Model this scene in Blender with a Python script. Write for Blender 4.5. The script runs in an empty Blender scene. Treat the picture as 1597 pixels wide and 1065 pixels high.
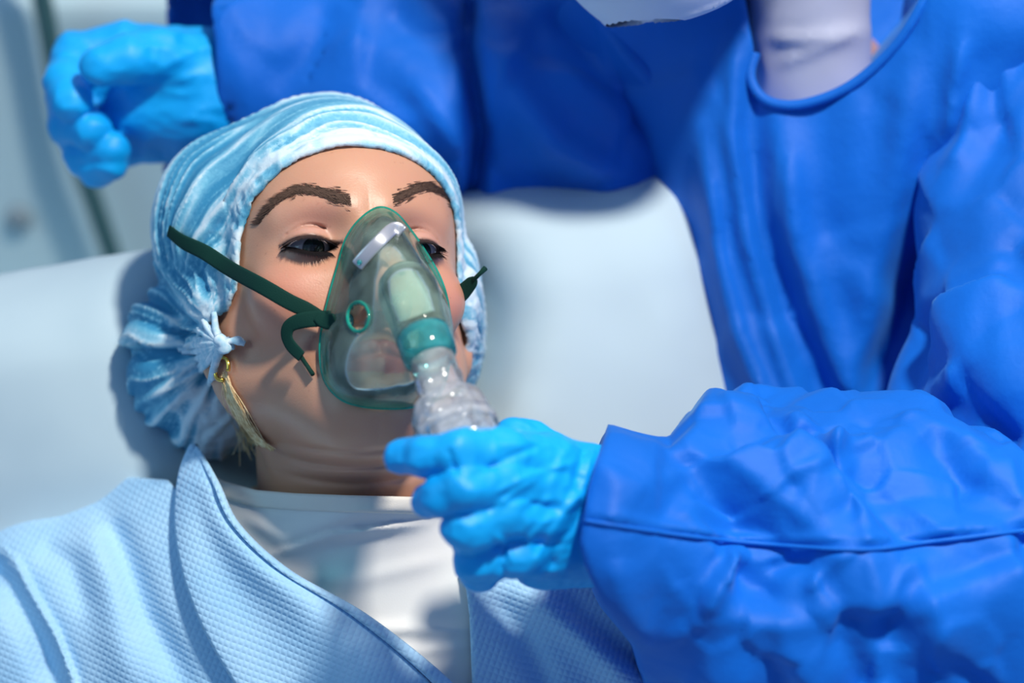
import bpy, math, random
import numpy as np
from mathutils import Matrix, Vector
random.seed(4); np.random.seed(4)
S = bpy.context.scene
COL = S.collection

# ------------------------------------------------------------------ camera, world, light, exposure
D = 1.30                                   # distance of the face from the lens (m)
PITCH = math.radians(40)                   # the camera looks down on the raised bed
FOCAL, SENSOR, W, H = 85.0, 36.0, 1597.0, 1065.0
K = W * FOCAL / SENSOR
TARGET = Vector((0.0, 0.0, 1.02))          # the point in focus, near the patient's face
ROT = Matrix.Rotation(math.pi / 2 - PITCH, 4, 'X')
RW = np.array(ROT.to_3x3())
TW = np.array(TARGET)
cam_d = bpy.data.cameras.new('camera'); cam = bpy.data.objects.new('camera', cam_d); COL.objects.link(cam)
cam_d.lens = FOCAL; cam_d.sensor_width = SENSOR; cam_d.clip_start = 0.05
cam.matrix_world = Matrix.Translation(TARGET + ROT @ Vector((0, 0, D))) @ ROT
cam_d.dof.use_dof = True; cam_d.dof.focus_distance = D - 0.0; cam_d.dof.aperture_fstop = 3.2
S.camera = cam
S.cycles.transparent_max_bounces = 32
wd = bpy.data.worlds.new('room_light'); S.world = wd; wd.use_nodes = True
bg = wd.node_tree.nodes['Background']; bg.inputs[0].default_value = (0.34, 0.54, 1.0, 1); bg.inputs[1].default_value = 0.33
def area(name, pos, look, size, power, col):
    l = bpy.data.lights.new(name, 'AREA'); l.shape = 'DISK'; l.size = size; l.energy = power; l.color = col
    o = bpy.data.objects.new(name, l); COL.objects.link(o)
    p = TARGET + ROT @ Vector(pos); t = TARGET + ROT @ Vector(look)
    o.location = p; o.rotation_euler = (t - p).to_track_quat('-Z', 'Y').to_euler()
area('ceiling_lamp', (0.50, 1.22, 1.22), (0.0, -0.02, -0.05), 0.17, 46, (1.0, 0.92, 0.82))
area('left_blue_fill', (-1.6, 0.5, 0.9), (0, 0, -0.1), 0.9, 5, (0.45, 0.85, 1.0))  # added blue fill from the left, no actual window
area('right_blue_fill', (1.7, 0.2, 1.2), (0.1, 0, -0.1), 0.7, 4, (0.45, 0.65, 1.0))  # added blue fill from the right, no actual fixture
S.view_settings.view_transform = 'Standard'; S.view_settings.look = 'None'
S.view_settings.exposure = 0.0; S.view_settings.gamma = 1.0; S.view_settings.use_curve_mapping = False

# ------------------------------------------------------------------ coordinates
# working frame: X right, Y up the patient, Z towards the photographer, metres; origin = TARGET
def P(px, py, z=0.0):
    d = D - z
    return np.array([(px - W / 2) / K * d, -(py - H / 2) / K * d, z])
def PA(a): return np.array([P(*q[:3]) for q in a])
def proj(V):
    d = D - V[:, 2]
    return W / 2 + V[:, 0] / d * K, H / 2 - V[:, 1] / d * K
def world(V): return V @ RW.T + TW

# ------------------------------------------------------------------ noise and distance functions
def _h(ix, iy, iz, s):
    n = (ix * 374761393 + iy * 668265263 + iz * 2147483647 + s * 1274126177) & 0xffffffff
    n = ((n ^ (n >> 13)) * 1274126177) & 0xffffffff
    n = n ^ (n >> 16)
    return (n & 0xffff) / 65535.0
def rot(ax, a):
    return np.array(Matrix.Rotation(math.radians(a), 3, ax))
def vnoise(p, s=0):
    i = np.floor(p).astype(np.int64); f = p - i; f = f * f * (3 - 2 * f); r = 0
    for a in (0, 1):
        for b in (0, 1):
            for c in (0, 1):
                w = (f[:, 0] if a else 1 - f[:, 0]) * (f[:, 1] if b else 1 - f[:, 1]) * (f[:, 2] if c else 1 - f[:, 2])
                r = r + w * _h(i[:, 0] + a, i[:, 1] + b, i[:, 2] + c, s)
    return r
def fbm(p, o=3, s=0):
    r = 0; a = .5
    for k in range(o): r = r + a * vnoise(p * 2 ** k + 7.3 * k, s + k); a *= .5
    return r / (1 - .5 ** o)
def creases(p, s=0): return 1 - np.abs(2 * vnoise(p, s) - 1) * 1.6      # sharp ridges
def smin(a, b, k):
    h = np.clip(.5 + .5 * (b - a) / k, 0, 1)
    return b + (a - b) * h - k * h * (1 - h)
def smax(a, b, k): return -smin(-a, -b, k)
def ell(p, c, r):
    q = (p - np.asarray(c)) / np.asarray(r)
    k0 = np.sqrt((q * q).sum(1)) + 1e-9; k1 = np.sqrt(((q / np.asarray(r)) ** 2).sum(1)) + 1e-9
    return k0 * (k0 - 1) / k1
def sph(p, c, r): return np.sqrt(((p - np.asarray(c)) ** 2).sum(1)) - r
def cone(p, a, b, ra, rb):
    a = np.asarray(a, float); b = np.asarray(b, float); ab = b - a
    t = np.clip(((p - a) @ ab) / (ab @ ab + 1e-12), 0, 1)
    return np.sqrt(((p - a - t[:, None] * ab) ** 2).sum(1)) - (ra + (rb - ra) * t)
def chain(p, pts, rad, k=.004):
    d = None
    for i in range(len(pts) - 1):
        e = cone(p, pts[i], pts[i + 1], rad[i], rad[i + 1]); d = e if d is None else smin(d, e, k)
    return d
def rbox(p, c, b, r, R=None):
    q = p - np.asarray(c)
    if R is not None: q = q @ R
    q = np.abs(q) - (np.asarray(b) - r)
    return np.sqrt((np.maximum(q, 0) ** 2).sum(1)) + np.minimum(q.max(1), 0) - r
def poly2(V, poly):
    px, py = proj(V); d = np.full(len(px), 1e9); ins = np.zeros(len(px), bool); n = len(poly)
    for i in range(n):
        x0, y0 = poly[i]; x1, y1 = poly[(i + 1) % n]
        ex, ey = x1 - x0, y1 - y0
        t = np.clip(((px - x0) * ex + (py - y0) * ey) / (ex * ex + ey * ey), 0, 1)
        d = np.minimum(d, np.hypot(px - x0 - t * ex, py - y0 - t * ey))
        c = ((y0 > py) != (y1 > py)); 
        if ey != 0: ins ^= c & (px < (py - y0) / ey * ex + x0)
    return np.where(ins, -d, d) / 2900.0
def strokes(px, py, L):
    """cloth folds: each is (points, half width px, height m, sharp side)"""
    h = np.zeros(len(px))
    for pts, w, A, sd in L:
        best = np.full(len(px), 1e9); sg = np.zeros(len(px)); tt = np.zeros(len(px))
        n = len(pts) - 1
        for i in range(n):
            x0, y0 = pts[i]; x1, y1 = pts[i + 1]; ex, ey = x1 - x0, y1 - y0; l2 = ex * ex + ey * ey
            t = np.clip(((px - x0) * ex + (py - y0) * ey) / l2, 0, 1)
            dd = np.hypot(px - x0 - t * ex, py - y0 - t * ey); m = dd < best
            cr = ((px - x0) * ey - (py - y0) * ex) / math.sqrt(l2)
            best = np.where(m, dd, best); sg = np.where(m, cr, sg); tt = np.where(m, (i + t) / n, tt)
        ww = w * np.where(sg * sd > 0, .38, 1.0) if sd else w
        h += A * np.exp(-(best / ww) ** 2) * np.clip(1.3 - np.abs(2 * tt - 1) ** 3, 0, 1)
    return h

def facets(p, scale, seed=0, sharp=28.0):
    """crumpled stiff cloth: a random tilted plane in every Voronoi cell, met at soft creases"""
    x = p * scale; b = np.floor(x).astype(np.int64); num = np.zeros(len(x)); den = np.zeros(len(x))
    for i in (-1, 0, 1):
        for j in (-1, 0, 1):
            for k in (-1, 0, 1):
                c = b + np.array([i, j, k]); o = np.stack([_h(c[:, 0], c[:, 1], c[:, 2], seed + q) for q in (1, 2, 3)], 1)
                r = np.stack([_h(c[:, 0], c[:, 1], c[:, 2], seed + q) for q in (4, 5, 6)], 1) - .5
                v = x - c - o; d = np.sqrt((v * v).sum(1)); w = np.exp(-sharp * d)
                num += w * ((v * r).sum(1) * 1.6 + .5 * (_h(c[:, 0], c[:, 1], c[:, 2], seed + 8) - .5)); den += w
    return num / (den + 1e-12)
def normals(V, F):
    F = np.asarray(F); n = np.cross(V[F[:, 2]] - V[F[:, 0]], V[F[:, 3]] - V[F[:, 1]]); N_ = np.zeros_like(V)
    for k in range(4): np.add.at(N_, F[:, k], n)
    return N_ / (np.linalg.norm(N_, axis=1)[:, None] + 1e-12)
def crumple(V, F, amps, seed=0, edge=None, base=None):
    if base is None: n = normals(V, F)
    else: n, _ = grad(base, V, .002); n = n / (np.linalg.norm(n, axis=1)[:, None] + 1e-9)
    h = 0
    for k, (sc, a) in enumerate(amps): h = h + a * facets(V @ rot('X', 31) @ rot('Y', 23), sc, seed + 10 * k)
    if edge is not None: h = h * edge
    return V + n * h[:, None]

# ------------------------------------------------------------------ surfaces from distance functions
def axis(lo, hi, h, flo=None, fhi=None, fh=None):
    if flo is None: return np.arange(lo, hi + h, h)
    a = []; x = lo
    while x < hi:
        a.append(x); o = max(flo - x, x - fhi, 0)
        x += min(h, fh + o * .12)
    a.append(x); return np.array(a)
def surface(f, X, Y, Z, newton=2):
    nx, ny, nz = len(X), len(Y), len(Z); B = 6
    V = np.full((nx, ny, nz), 1.0, np.float32)
    bi = [np.arange(0, n, B) for n in (nx, ny, nz)]
    def mid(A, b):
        e = np.minimum(b + B, len(A) - 1); return (A[b] + A[e]) / 2, (A[e] - A[b]) / 2
    (mx, hx), (my, hy), (mz, hz) = mid(X, bi[0]), mid(Y, bi[1]), mid(Z, bi[2])
    G = np.stack(np.meshgrid(mx, my, mz, indexing='ij'), -1).reshape(-1, 3)
    Hh = np.stack(np.meshgrid(hx, hy, hz, indexing='ij'), -1).reshape(-1, 3)
    I = np.stack(np.meshgrid(*bi, indexing='ij'), -1).reshape(-1, 3)
    v = f(G); rad = np.linalg.norm(Hh, axis=1) * 1.7 + .005
    act = np.abs(v) < rad
    for i0, j0, k0 in I[(~act) & (v < 0)]: V[i0:i0 + B, j0:j0 + B, k0:k0 + B] = -1
    A = I[act]
    if len(A) == 0: raise RuntimeError('empty surface')
    off = np.stack(np.meshgrid(*[np.arange(B)] * 3, indexing='ij'), -1).reshape(-1, 3)
    for c in range(0, len(A), 3000):
        q = (A[c:c + 3000, None] + off[None]).reshape(-1, 3)
        q = q[(q[:, 0] < nx) & (q[:, 1] < ny) & (q[:, 2] < nz)]
        V[q[:, 0], q[:, 1], q[:, 2]] = f(np.stack([X[q[:, 0]], Y[q[:, 1]], Z[q[:, 2]]], 1))
    s = V < 0
    c = s[:-1, :-1, :-1].astype(np.int8)
    for a in (0, 1):
        for b in (0, 1):
            for d in (0, 1):
                if a or b or d: c = c + s[a:nx - 1 + a, b:ny - 1 + b, d:nz - 1 + d]
    cell = np.argwhere((c > 0) & (c < 8)); del c
    idx = np.full((nx - 1, ny - 1, nz - 1), -1, np.int32); idx[tuple(cell.T)] = np.arange(len(cell))
    acc = np.zeros((len(cell), 3)); cnt = np.zeros(len(cell)); G = (X, Y, Z)
    for ax in range(3):
        o1, o2 = [k for k in range(3) if k != ax]
        for a in (0, 1):
            for b in (0, 1):
                p0 = cell.copy(); p0[:, o1] += a; p0[:, o2] += b; p1 = p0.copy(); p1[:, ax] += 1
                v0 = V[tuple(p0.T)].astype(float); v1 = V[tuple(p1.T)].astype(float); m = (v0 < 0) != (v1 < 0)
                t = np.where(m, v0 / np.where(m, v0 - v1, 1), 0)
                w = np.stack([G[k][p0[:, k]] for k in range(3)], 1)
                w[:, ax] += t * (G[ax][p1[:, ax]] - G[ax][p0[:, ax]])
                acc += w * m[:, None]; cnt += m
    P3 = acc / cnt[:, None]
    faces = []
    for ax in range(3):
        o1, o2 = (ax + 1) % 3, (ax + 2) % 3
        sl0 = [slice(None)] * 3; sl1 = [slice(None)] * 3; sl0[ax] = slice(0, -1); sl1[ax] = slice(1, None)
        ch = s[tuple(sl0)] != s[tuple(sl1)]
        e = np.argwhere(ch)
        n = (nx, ny, nz)
        e = e[(e[:, o1] > 0) & (e[:, o2] > 0) & (e[:, o1] < n[o1] - 1) & (e[:, o2] < n[o2] - 1)]
        inside0 = s[tuple(e.T)]
        def cc(a, b):
            q = e.copy(); q[:, o1] += a; q[:, o2] += b; return idx[tuple(q.T)]
        F = np.stack([cc(-1, -1), cc(0, -1), cc(0, 0), cc(-1, 0)], 1)
        F = np.where(inside0[:, None], F, F[:, ::-1]); faces.append(F[(F >= 0).all(1)])
    F = np.concatenate(faces)
    e = 2e-4
    for _ in range(newton):
        g, v = grad(f, P3, e)
        n2 = (g * g).sum(1) + 1e-9; st = (v / n2)[:, None] * g
        l = np.linalg.norm(st, axis=1); st *= np.minimum(1, .0012 / (l + 1e-9))[:, None]
        P3 = P3 - st
    return P3, F
def grad(f, V, e=3e-4):
    v = f(V); g = np.stack([(f(V + np.eye(3)[k] * e) - v) / e for k in range(3)], 1)
    return g, v
def trace(f, px, py, z0=.25):
    """the surface point of f seen at photo position (px, py)"""
    px = np.atleast_1d(np.asarray(px, float)); py = np.atleast_1d(np.asarray(py, float))
    c = np.array([0, 0, D]); dirs = np.stack([(px - W / 2) / K, -(py - H / 2) / K, -np.ones(len(px))], 1)
    L = np.linalg.norm(dirs, axis=1)[:, None]; dirs = dirs / L; t = np.full(len(px), (D - z0))
    for _ in range(90): t = np.minimum(t + .8 * f(c + dirs * t[:, None]), D + .35)
    return c + dirs * t[:, None]

# ------------------------------------------------------------------ objects
def empty(name, loc, label=None, cat=None, group=None):
    o = bpy.data.objects.new(name, None); COL.objects.link(o); o.location = Vector(world(np.array([loc]))[0]); o.empty_display_size = .05
    if label: o['label'] = label; o['category'] = cat
    if group: o['group'] = group
    return o
def link(name, V, F, m, parent=None, attrs=None, smooth=True, label=None, cat=None, kind=None, group=None, in_world=False, origin=None):
    Wv = V if in_world else world(np.asarray(V, float))
    base = np.array(parent.matrix_world.translation if parent is None else parent_loc(parent)) if parent else (Wv.mean(0) if origin is None else np.array(origin))
    me = bpy.data.meshes.new(name)
    Fl = F if isinstance(F, list) else None
    if Fl is None:
        n = len(F); k = F.shape[1]
        me.vertices.add(len(Wv)); me.vertices.foreach_set('co', (Wv - base).astype(np.float32).ravel())
        me.loops.add(n * k); me.loops.foreach_set('vertex_index', F.astype(np.int32).ravel())
        me.polygons.add(n); me.polygons.foreach_set('loop_start', np.arange(0, n * k, k, dtype=np.int32))
        me.update(calc_edges=True); me.validate()
    else:
        me.from_pydata((Wv - base).tolist(), [], Fl)
    me.polygons.foreach_set('use_smooth', [smooth] * len(me.polygons))
    for nm, A in (attrs or {}).items():
        A = np.asarray(A, np.float32)
        if A.ndim == 1:
            at = me.attributes.new(nm, 'FLOAT', 'POINT'); at.data.foreach_set('value', A)
        else:
            at = me.attributes.new(nm, 'FLOAT_COLOR', 'POINT')
            at.data.foreach_set('color', np.concatenate([A, np.ones((len(A), 1), np.float32)], 1).ravel())
    me.materials.append(m)
    o = bpy.data.objects.new(name, me); COL.objects.link(o)
    if parent: o.parent = parent
    else: o.location = base
    if label: o['label'] = label
    if cat: o['category'] = cat
    if kind: o['kind'] = kind
    if group: o['group'] = group
    return o
def parent_loc(o):
    l = np.array(o.location)
    while o.parent: o = o.parent; l = l + np.array(o.location)
    return l
def grid_mesh(G):
    n, m = G.shape[:2]; i = np.arange(n * m).reshape(n, m)
    F = np.stack([i[:-1, :-1], i[1:, :-1], i[1:, 1:], i[:-1, 1:]], -1).reshape(-1, 4)
    return G.reshape(-1, 3), F
def solid(o, t, off=0):
    s = o.modifiers.new('thick', 'SOLIDIFY'); s.thickness = t; s.offset = off; return o
def cr(pts, n):
    """smooth curve through points"""
    p = np.asarray(pts, float); p = np.vstack([2 * p[0] - p[1], p, 2 * p[-1] - p[-2]]); out = []
    m = len(p) - 3
    for s in np.linspace(0, m - 1e-6, n):
        i = int(s); t = s - i; a, b, c, d = p[i:i + 4]
        out.append(.5 * ((2 * b) + (-a + c) * t + (2 * a - 5 * b + 4 * c - d) * t * t + (-a + 3 * b - 3 * c + d) * t ** 3))
    return np.array(out)
def tube(path, rad, seg=10, caps=True, flat=None, nrm=None):
    path = np.asarray(path, float); n = len(path); rad = np.broadcast_to(rad, (n,))
    T = np.gradient(path, axis=0); T /= np.linalg.norm(T, axis=1)[:, None] + 1e-12
    u = np.cross(T[0], [0.3, .5, .8]) if nrm is None else np.asarray(nrm[0], float); V = []; F = []
    for i in range(n):
        if nrm is not None: u = np.asarray(nrm[i], float)
        u = u - (u @ T[i]) * T[i]; u /= np.linalg.norm(u) + 1e-12; w = np.cross(T[i], u)
        for k in range(seg):
            a = 2 * math.pi * k / seg; c, s = math.cos(a), math.sin(a)
            if flat: 
                c = math.copysign(abs(c) ** .6, c) * flat; s = math.copysign(abs(s) ** .6, s)
            V.append(path[i] + rad[i] * (c * u + s * w))
    for i in range(n - 1):
        for k in range(seg): F.append((i * seg + k, i * seg + (k + 1) % seg, (i + 1) * seg + (k + 1) % seg, (i + 1) * seg + k))
    if caps: F.append(tuple(range(seg))[::-1]); F.append(tuple((n - 1) * seg + k for k in range(seg)))
    return np.array(V), F
def lathe(a, b, prof, seg=40, rib=None):
    """prof: list of (fraction along a->b, radius)"""
    a = np.asarray(a, float); b = np.asarray(b, float); T = (b - a); L = np.linalg.norm(T); T = T / L
    u = np.cross(T, [0.2, .9, .3]); u /= np.linalg.norm(u); w = np.cross(T, u); V = []; F = []
    for i, (t, r) in enumerate(prof):
        for k in range(seg):
            an = 2 * math.pi * k / seg; rr = r * (1 + (rib[0] * math.cos(rib[1] * an) if rib else 0))
            V.append(a + T * L * t + rr * (math.cos(an) * u + math.sin(an) * w))
    for i in range(len(prof) - 1):
        for k in range(seg): F.append((i * seg + k, i * seg + (k + 1) % seg, (i + 1) * seg + (k + 1) % seg, (i + 1) * seg + k))
    return np.array(V), F
def join(parts):
    V = []; F = []; n = 0
    for v, f in parts:
        V.append(v); F += [tuple(int(i) + n for i in q) for q in f]; n += len(v)
    return np.vstack(V), F

# ------------------------------------------------------------------ materials
def mat(name, col=(1, 1, 1), rough=.5, **kw):
    m = bpy.data.materials.new(name); m.use_nodes = True; b = m.node_tree.nodes['Principled BSDF']
    b.inputs['Base Color'].default_value = (*col, 1); b.inputs['Roughness'].default_value = rough
    for k, v in kw.items():
        k = k.replace('_', ' ')
        b.inputs[k].default_value = v
    return m
def nd(m, t, **kw):
    n = m.node_tree.nodes.new(t)
    for k, v in kw.items(): setattr(n, k, v)
    return n
def lk(m, a, b): m.node_tree.links.new(a, b)
def bs(m): return m.node_tree.nodes['Principled BSDF']
def coords(m):
    return nd(m, 'ShaderNodeNewGeometry').outputs['Position']
def bump(m, scale, strength, dist=.001, tex='noise', chain_in=None, stretch=None):
    c = coords(m)
    if stretch:
        mp = nd(m, 'ShaderNodeMapping'); mp.inputs['Scale'].default_value = stretch; lk(m, c, mp.inputs[0]); c = mp.outputs[0]
    if tex == 'noise':
        n = nd(m, 'ShaderNodeTexNoise'); n.inputs['Scale'].default_value = scale; n.inputs['Detail'].default_value = 4; out = n.outputs[0]
    else:
        n = nd(m, 'ShaderNodeTexVoronoi'); n.inputs['Scale'].default_value = scale; out = n.outputs[0]
    lk(m, c, n.inputs['Vector'])
    b = nd(m, 'ShaderNodeBump'); b.inputs['Strength'].default_value = strength; b.inputs['Distance'].default_value = dist
    lk(m, out, b.inputs['Height'])
    if chain_in: lk(m, chain_in, b.inputs['Normal'])
    lk(m, b.outputs[0], bs(m).inputs['Normal']); return b.outputs[0]
def vary(m, c1, c2, scale, lo=.35, hi=.65, stretch=None):
    n = nd(m, 'ShaderNodeTexNoise'); n.inputs['Scale'].default_value = scale; n.inputs['Detail'].default_value = 4
    c = coords(m)
    if stretch:
        mp = nd(m, 'ShaderNodeMapping'); mp.inputs['Scale'].default_value = stretch; lk(m, c, mp.inputs[0]); c = mp.outputs[0]
    lk(m, c, n.inputs['Vector'])
    r = nd(m, 'ShaderNodeValToRGB'); r.color_ramp.elements[0].position = lo; r.color_ramp.elements[1].position = hi
    r.color_ramp.elements[0].color = (*c1, 1); r.color_ramp.elements[1].color = (*c2, 1)
    lk(m, n.outputs[0], r.inputs[0]); lk(m, r.outputs[0], bs(m).inputs['Base Color']); return m
def from_attr(m, nm, sock='Base Color'):
    a = nd(m, 'ShaderNodeAttribute'); a.attribute_name = nm; lk(m, a.outputs['Color'], bs(m).inputs[sock]); return m

M = {}
M['skin'] = from_attr(mat('skin', rough=.42, Subsurface_Weight=.25, Subsurface_Scale=.006), 'tone')
bs(M['skin']).inputs['Subsurface Radius'].default_value = (1, .35, .2); bump(M['skin'], 900, .18, .0006)
M['eye'] = from_attr(mat('eye', rough=.08), 'tone')
M['hair'] = vary(mat('blonde_hair', rough=.35), (.80, .56, .26), (1.0, .82, .50), 300)
M['brow'] = mat('brown_brow_hair', (.085, .045, .028), .7)
M['lash'] = mat('dark_lash', (.008, .006, .008), .5)
M['gold'] = mat('gold', (.9, .6, .12), .2, Metallic=1.0)
M['gown'] = vary(mat('blue_gown_fabric', rough=.6, Sheen_Weight=.15, Sheen_Tint=(.3, .75, 1, 1), Specular_IOR_Level=.26), (.0, .105, .50), (.0, .145, .66), 6)
bump(M['gown'], 30, .45, .004, chain_in=bump(M['gown'], 600, .15, .0004))
M['glove'] = vary(mat('blue_nitrile', rough=.5, Specular_IOR_Level=.35), (.0, .31, .78), (.002, .39, .86), 12)
bump(M['glove'], 1100, .12, .0003)
M['sheet'] = vary(mat('white_linen', rough=.85), (.43, .57, .64), (.47, .61, .68), 4)
bump(M['sheet'], 900, .1, .0005)
M['shirt'] = mat('white_jersey', (.74, .76, .74), .8); bump(M['shirt'], 900, .15, .0004)
M['band'] = mat('cream_rib', (.74, .73, .66), .85); bump(M['band'], 1200, .2, .0005)
M['paper'] = mat('white_mask_fabric', (.62, .70, .86), .7)
M['strap'] = mat('dark_green_elastic', (.002, .034, .026), .8, Specular_IOR_Level=.2); bump(M['strap'], 1600, .4, .0004)
M['metal'] = mat('aluminium', (.62, .64, .68), .38, Metallic=.75)
M['wall'] = vary(mat('wall_paint', rough=.8), (.48, .52, .64), (.52, .56, .68), 2)
M['board'] = vary(mat('headboard_plastic', rough=.5), (.52, .72, .78), (.58, .77, .82), 2)
M['cable'] = mat('cable_rubber', (.045, .13, .14), .6)
M['dark'] = mat('screw', (.25, .33, .38), .5)
M['floor'] = vary(mat('vinyl_floor', rough=.5), (.35, .42, .48), (.40, .47, .52), 8)

def thin(name, tint, alpha, milk, rough=.06, ior=1.45, milk_amt=.12, fac=None):
    m = bpy.data.materials.new(name); m.use_nodes = True; t = m.node_tree; t.nodes.clear()
    o = t.nodes.new('ShaderNodeOutputMaterial'); tr = t.nodes.new('ShaderNodeBsdfTransparent'); tr.inputs[0].default_value = (*tint, 1)
    gl = t.nodes.new('ShaderNodeBsdfGlossy'); gl.inputs['Roughness'].default_value = rough
    df = t.nodes.new('ShaderNodeBsdfDiffuse'); df.inputs[0].default_value = (*milk, 1)
    tl = t.nodes.new('ShaderNodeBsdfTranslucent'); tl.inputs[0].default_value = (*milk, 1)
    m0 = t.nodes.new('ShaderNodeMixShader'); m0.inputs[0].default_value = .5
    t.links.new(df.outputs[0], m0.inputs[1]); t.links.new(tl.outputs[0], m0.inputs[2])
    m1 = t.nodes.new('ShaderNodeMixShader'); t.links.new(tr.outputs[0], m1.inputs[1]); t.links.new(m0.outputs[0], m1.inputs[2])
    g = t.nodes.new('ShaderNodeNewGeometry'); n = t.nodes.new('ShaderNodeTexNoise'); n.inputs['Scale'].default_value = 60; n.inputs['Detail'].default_value = 3
    t.links.new(g.outputs['Position'], n.inputs['Vector'])
    mr = t.nodes.new('ShaderNodeMapRange'); mr.inputs['From Min'].default_value = .35; mr.inputs['From Max'].default_value = .7
    mr.inputs['To Min'].default_value = milk_amt * .6; mr.inputs['To Max'].default_value = milk_amt * 1.5
    t.links.new(n.outputs[0], mr.inputs[0]); t.links.new(mr.outputs[0], m1.inputs[0])
    m2 = t.nodes.new('ShaderNodeMixShader'); fr = t.nodes.new('ShaderNodeFresnel'); fr.inputs[0].default_value = ior
    t.links.new(fr.outputs[0], m2.inputs[0]); t.links.new(m1.outputs[0], m2.inputs[1]); t.links.new(gl.outputs[0], m2.inputs[2])
    t.links.new(m2.outputs[0], o.inputs[0]); return m
M['pvc'] = thin('clear_green_pvc', (.975, 1.0, .985), 0, (.66, .92, .80), .07, 1.22, .21)
M['rim'] = thin('green_edge', (.2, .85, .70), 0, (.03, .60, .46), .1, 1.4, .7)
M['teal'] = thin('teal_port', (.30, .85, .85), 0, (.10, .62, .66), .12, 1.5, .5)
M['clear'] = thin('frosted_plastic', (.97, .99, 1.0), 0, (1.0, 1.0, 1.0), .1, 1.4, .36)

# cap fabric: thin non-woven, folds doubled over look whiter
def cap_mat():
    m = bpy.data.materials.new('bouffant_fabric'); m.use_nodes = True; b = bs(m)
    a = nd(m, 'ShaderNodeAttribute'); a.attribute_name = 'fold'
    n = nd(m, 'ShaderNodeTexNoise'); n.inputs['Scale'].default_value = 260; n.inputs['Detail'].default_value = 6; n.inputs['Roughness'].default_value = .7
    n.inputs['Distortion'].default_value = 1.2
    lk(m, coords(m), n.inputs['Vector'])
    ad = nd(m, 'ShaderNodeMath', operation='MULTIPLY_ADD'); lk(m, n.outputs[0], ad.inputs[0]); ad.inputs[1].default_value = .55; lk(m, a.outputs['Fac'], ad.inputs[2])
    r = nd(m, 'ShaderNodeValToRGB'); e = r.color_ramp.elements
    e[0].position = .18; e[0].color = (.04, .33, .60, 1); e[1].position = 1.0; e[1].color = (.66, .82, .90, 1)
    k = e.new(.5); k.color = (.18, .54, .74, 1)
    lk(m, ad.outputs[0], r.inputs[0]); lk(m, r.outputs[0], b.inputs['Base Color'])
    b.inputs['Roughness'].default_value = .7
    bp = nd(m, 'ShaderNodeBump'); bp.inputs['Strength'].default_value = .5; bp.inputs['Distance'].default_value = .0008
    lk(m, n.outputs[0], bp.inputs['Height']); lk(m, bp.outputs[0], b.inputs['Normal'])
    al = nd(m, 'ShaderNodeMapRange'); lk(m, ad.outputs[0], al.inputs[0]); al.inputs['From Min'].default_value = .1; al.inputs['From Max'].default_value = .7
    al.inputs['To Min'].default_value = .66; al.inputs['To Max'].default_value = .96; lk(m, al.outputs[0], b.inputs['Alpha'])
    return m
M['cap'] = cap_mat()
WF = math.pi / .0034
def robe_mat():
    m = mat('blue_waffle_knit', rough=.9, Sheen_Weight=.2)
    vary(m, (.32, .60, .86), (.40, .67, .90), 20)
    c = coords(m); mp = nd(m, 'ShaderNodeMapping'); mp.inputs['Rotation'].default_value = (-(math.pi / 2 - PITCH), 0, 0); lk(m, c, mp.inputs[0])
    rz_ = nd(m, 'ShaderNodeMapping'); rz_.inputs['Rotation'].default_value = (0, 0, .35); rz_.inputs['Scale'].default_value = (WF, WF, WF); lk(m, mp.outputs[0], rz_.inputs[0])
    nz = nd(m, 'ShaderNodeTexNoise'); nz.inputs['Scale'].default_value = 25; lk(m, c, nz.inputs[0])
    sx = nd(m, 'ShaderNodeSeparateXYZ'); lk(m, rz_.outputs[0], sx.inputs[0]); o = []
    for k in (0, 1):
        a = nd(m, 'ShaderNodeMath', operation='MULTIPLY_ADD'); lk(m, nz.outputs[0], a.inputs[0]); a.inputs[1].default_value = 2.5; lk(m, sx.outputs[k], a.inputs[2])
        b = nd(m, 'ShaderNodeMath', operation='SINE'); lk(m, a.outputs[0], b.inputs[0])
        d = nd(m, 'ShaderNodeMath', operation='ABSOLUTE'); lk(m, b.outputs[0], d.inputs[0]); o.append(d.outputs[0])
    mx = nd(m, 'ShaderNodeMath', operation='MULTIPLY'); lk(m, o[0], mx.inputs[0]); lk(m, o[1], mx.inputs[1])
    bp = nd(m, 'ShaderNodeBump'); bp.inputs['Strength'].default_value = .38; bp.inputs['Distance'].default_value = .0014
    lk(m, mx.outputs[0], bp.inputs['Height']); lk(m, bp.outputs[0], bs(m).inputs['Normal'])
    return m
M['robe'] = robe_mat()

# ------------------------------------------------------------------ the setting
def box(name, lo, hi, m, parent=None, bev=0.0, **kw):
    lo = np.array(lo, float); hi = np.array(hi, float); c = (lo + hi) / 2
    V = np.array([[(lo, hi)[i][0], (lo, hi)[j][1], (lo, hi)[k][2]] for i in (0, 1) for j in (0, 1) for k in (0, 1)])
    F = [(0, 1, 3, 2), (4, 6, 7, 5), (0, 4, 5, 1), (2, 3, 7, 6), (0, 2, 6, 4), (1, 5, 7, 3)]
    o = link(name, V, F, m, parent, smooth=False, in_world=True, **kw)
    if bev:
        b = o.modifiers.new('bevel', 'BEVEL'); b.width = bev; b.segments = 3
    return o
box('floor', (-2.6, -2.2, -.1), (2.6, 1.15, 0), M['floor'], kind='structure')
box('wall_back', (-2.6, 1.05, 0), (2.6, 1.15, 2.7), M['wall'], kind='structure')

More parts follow.
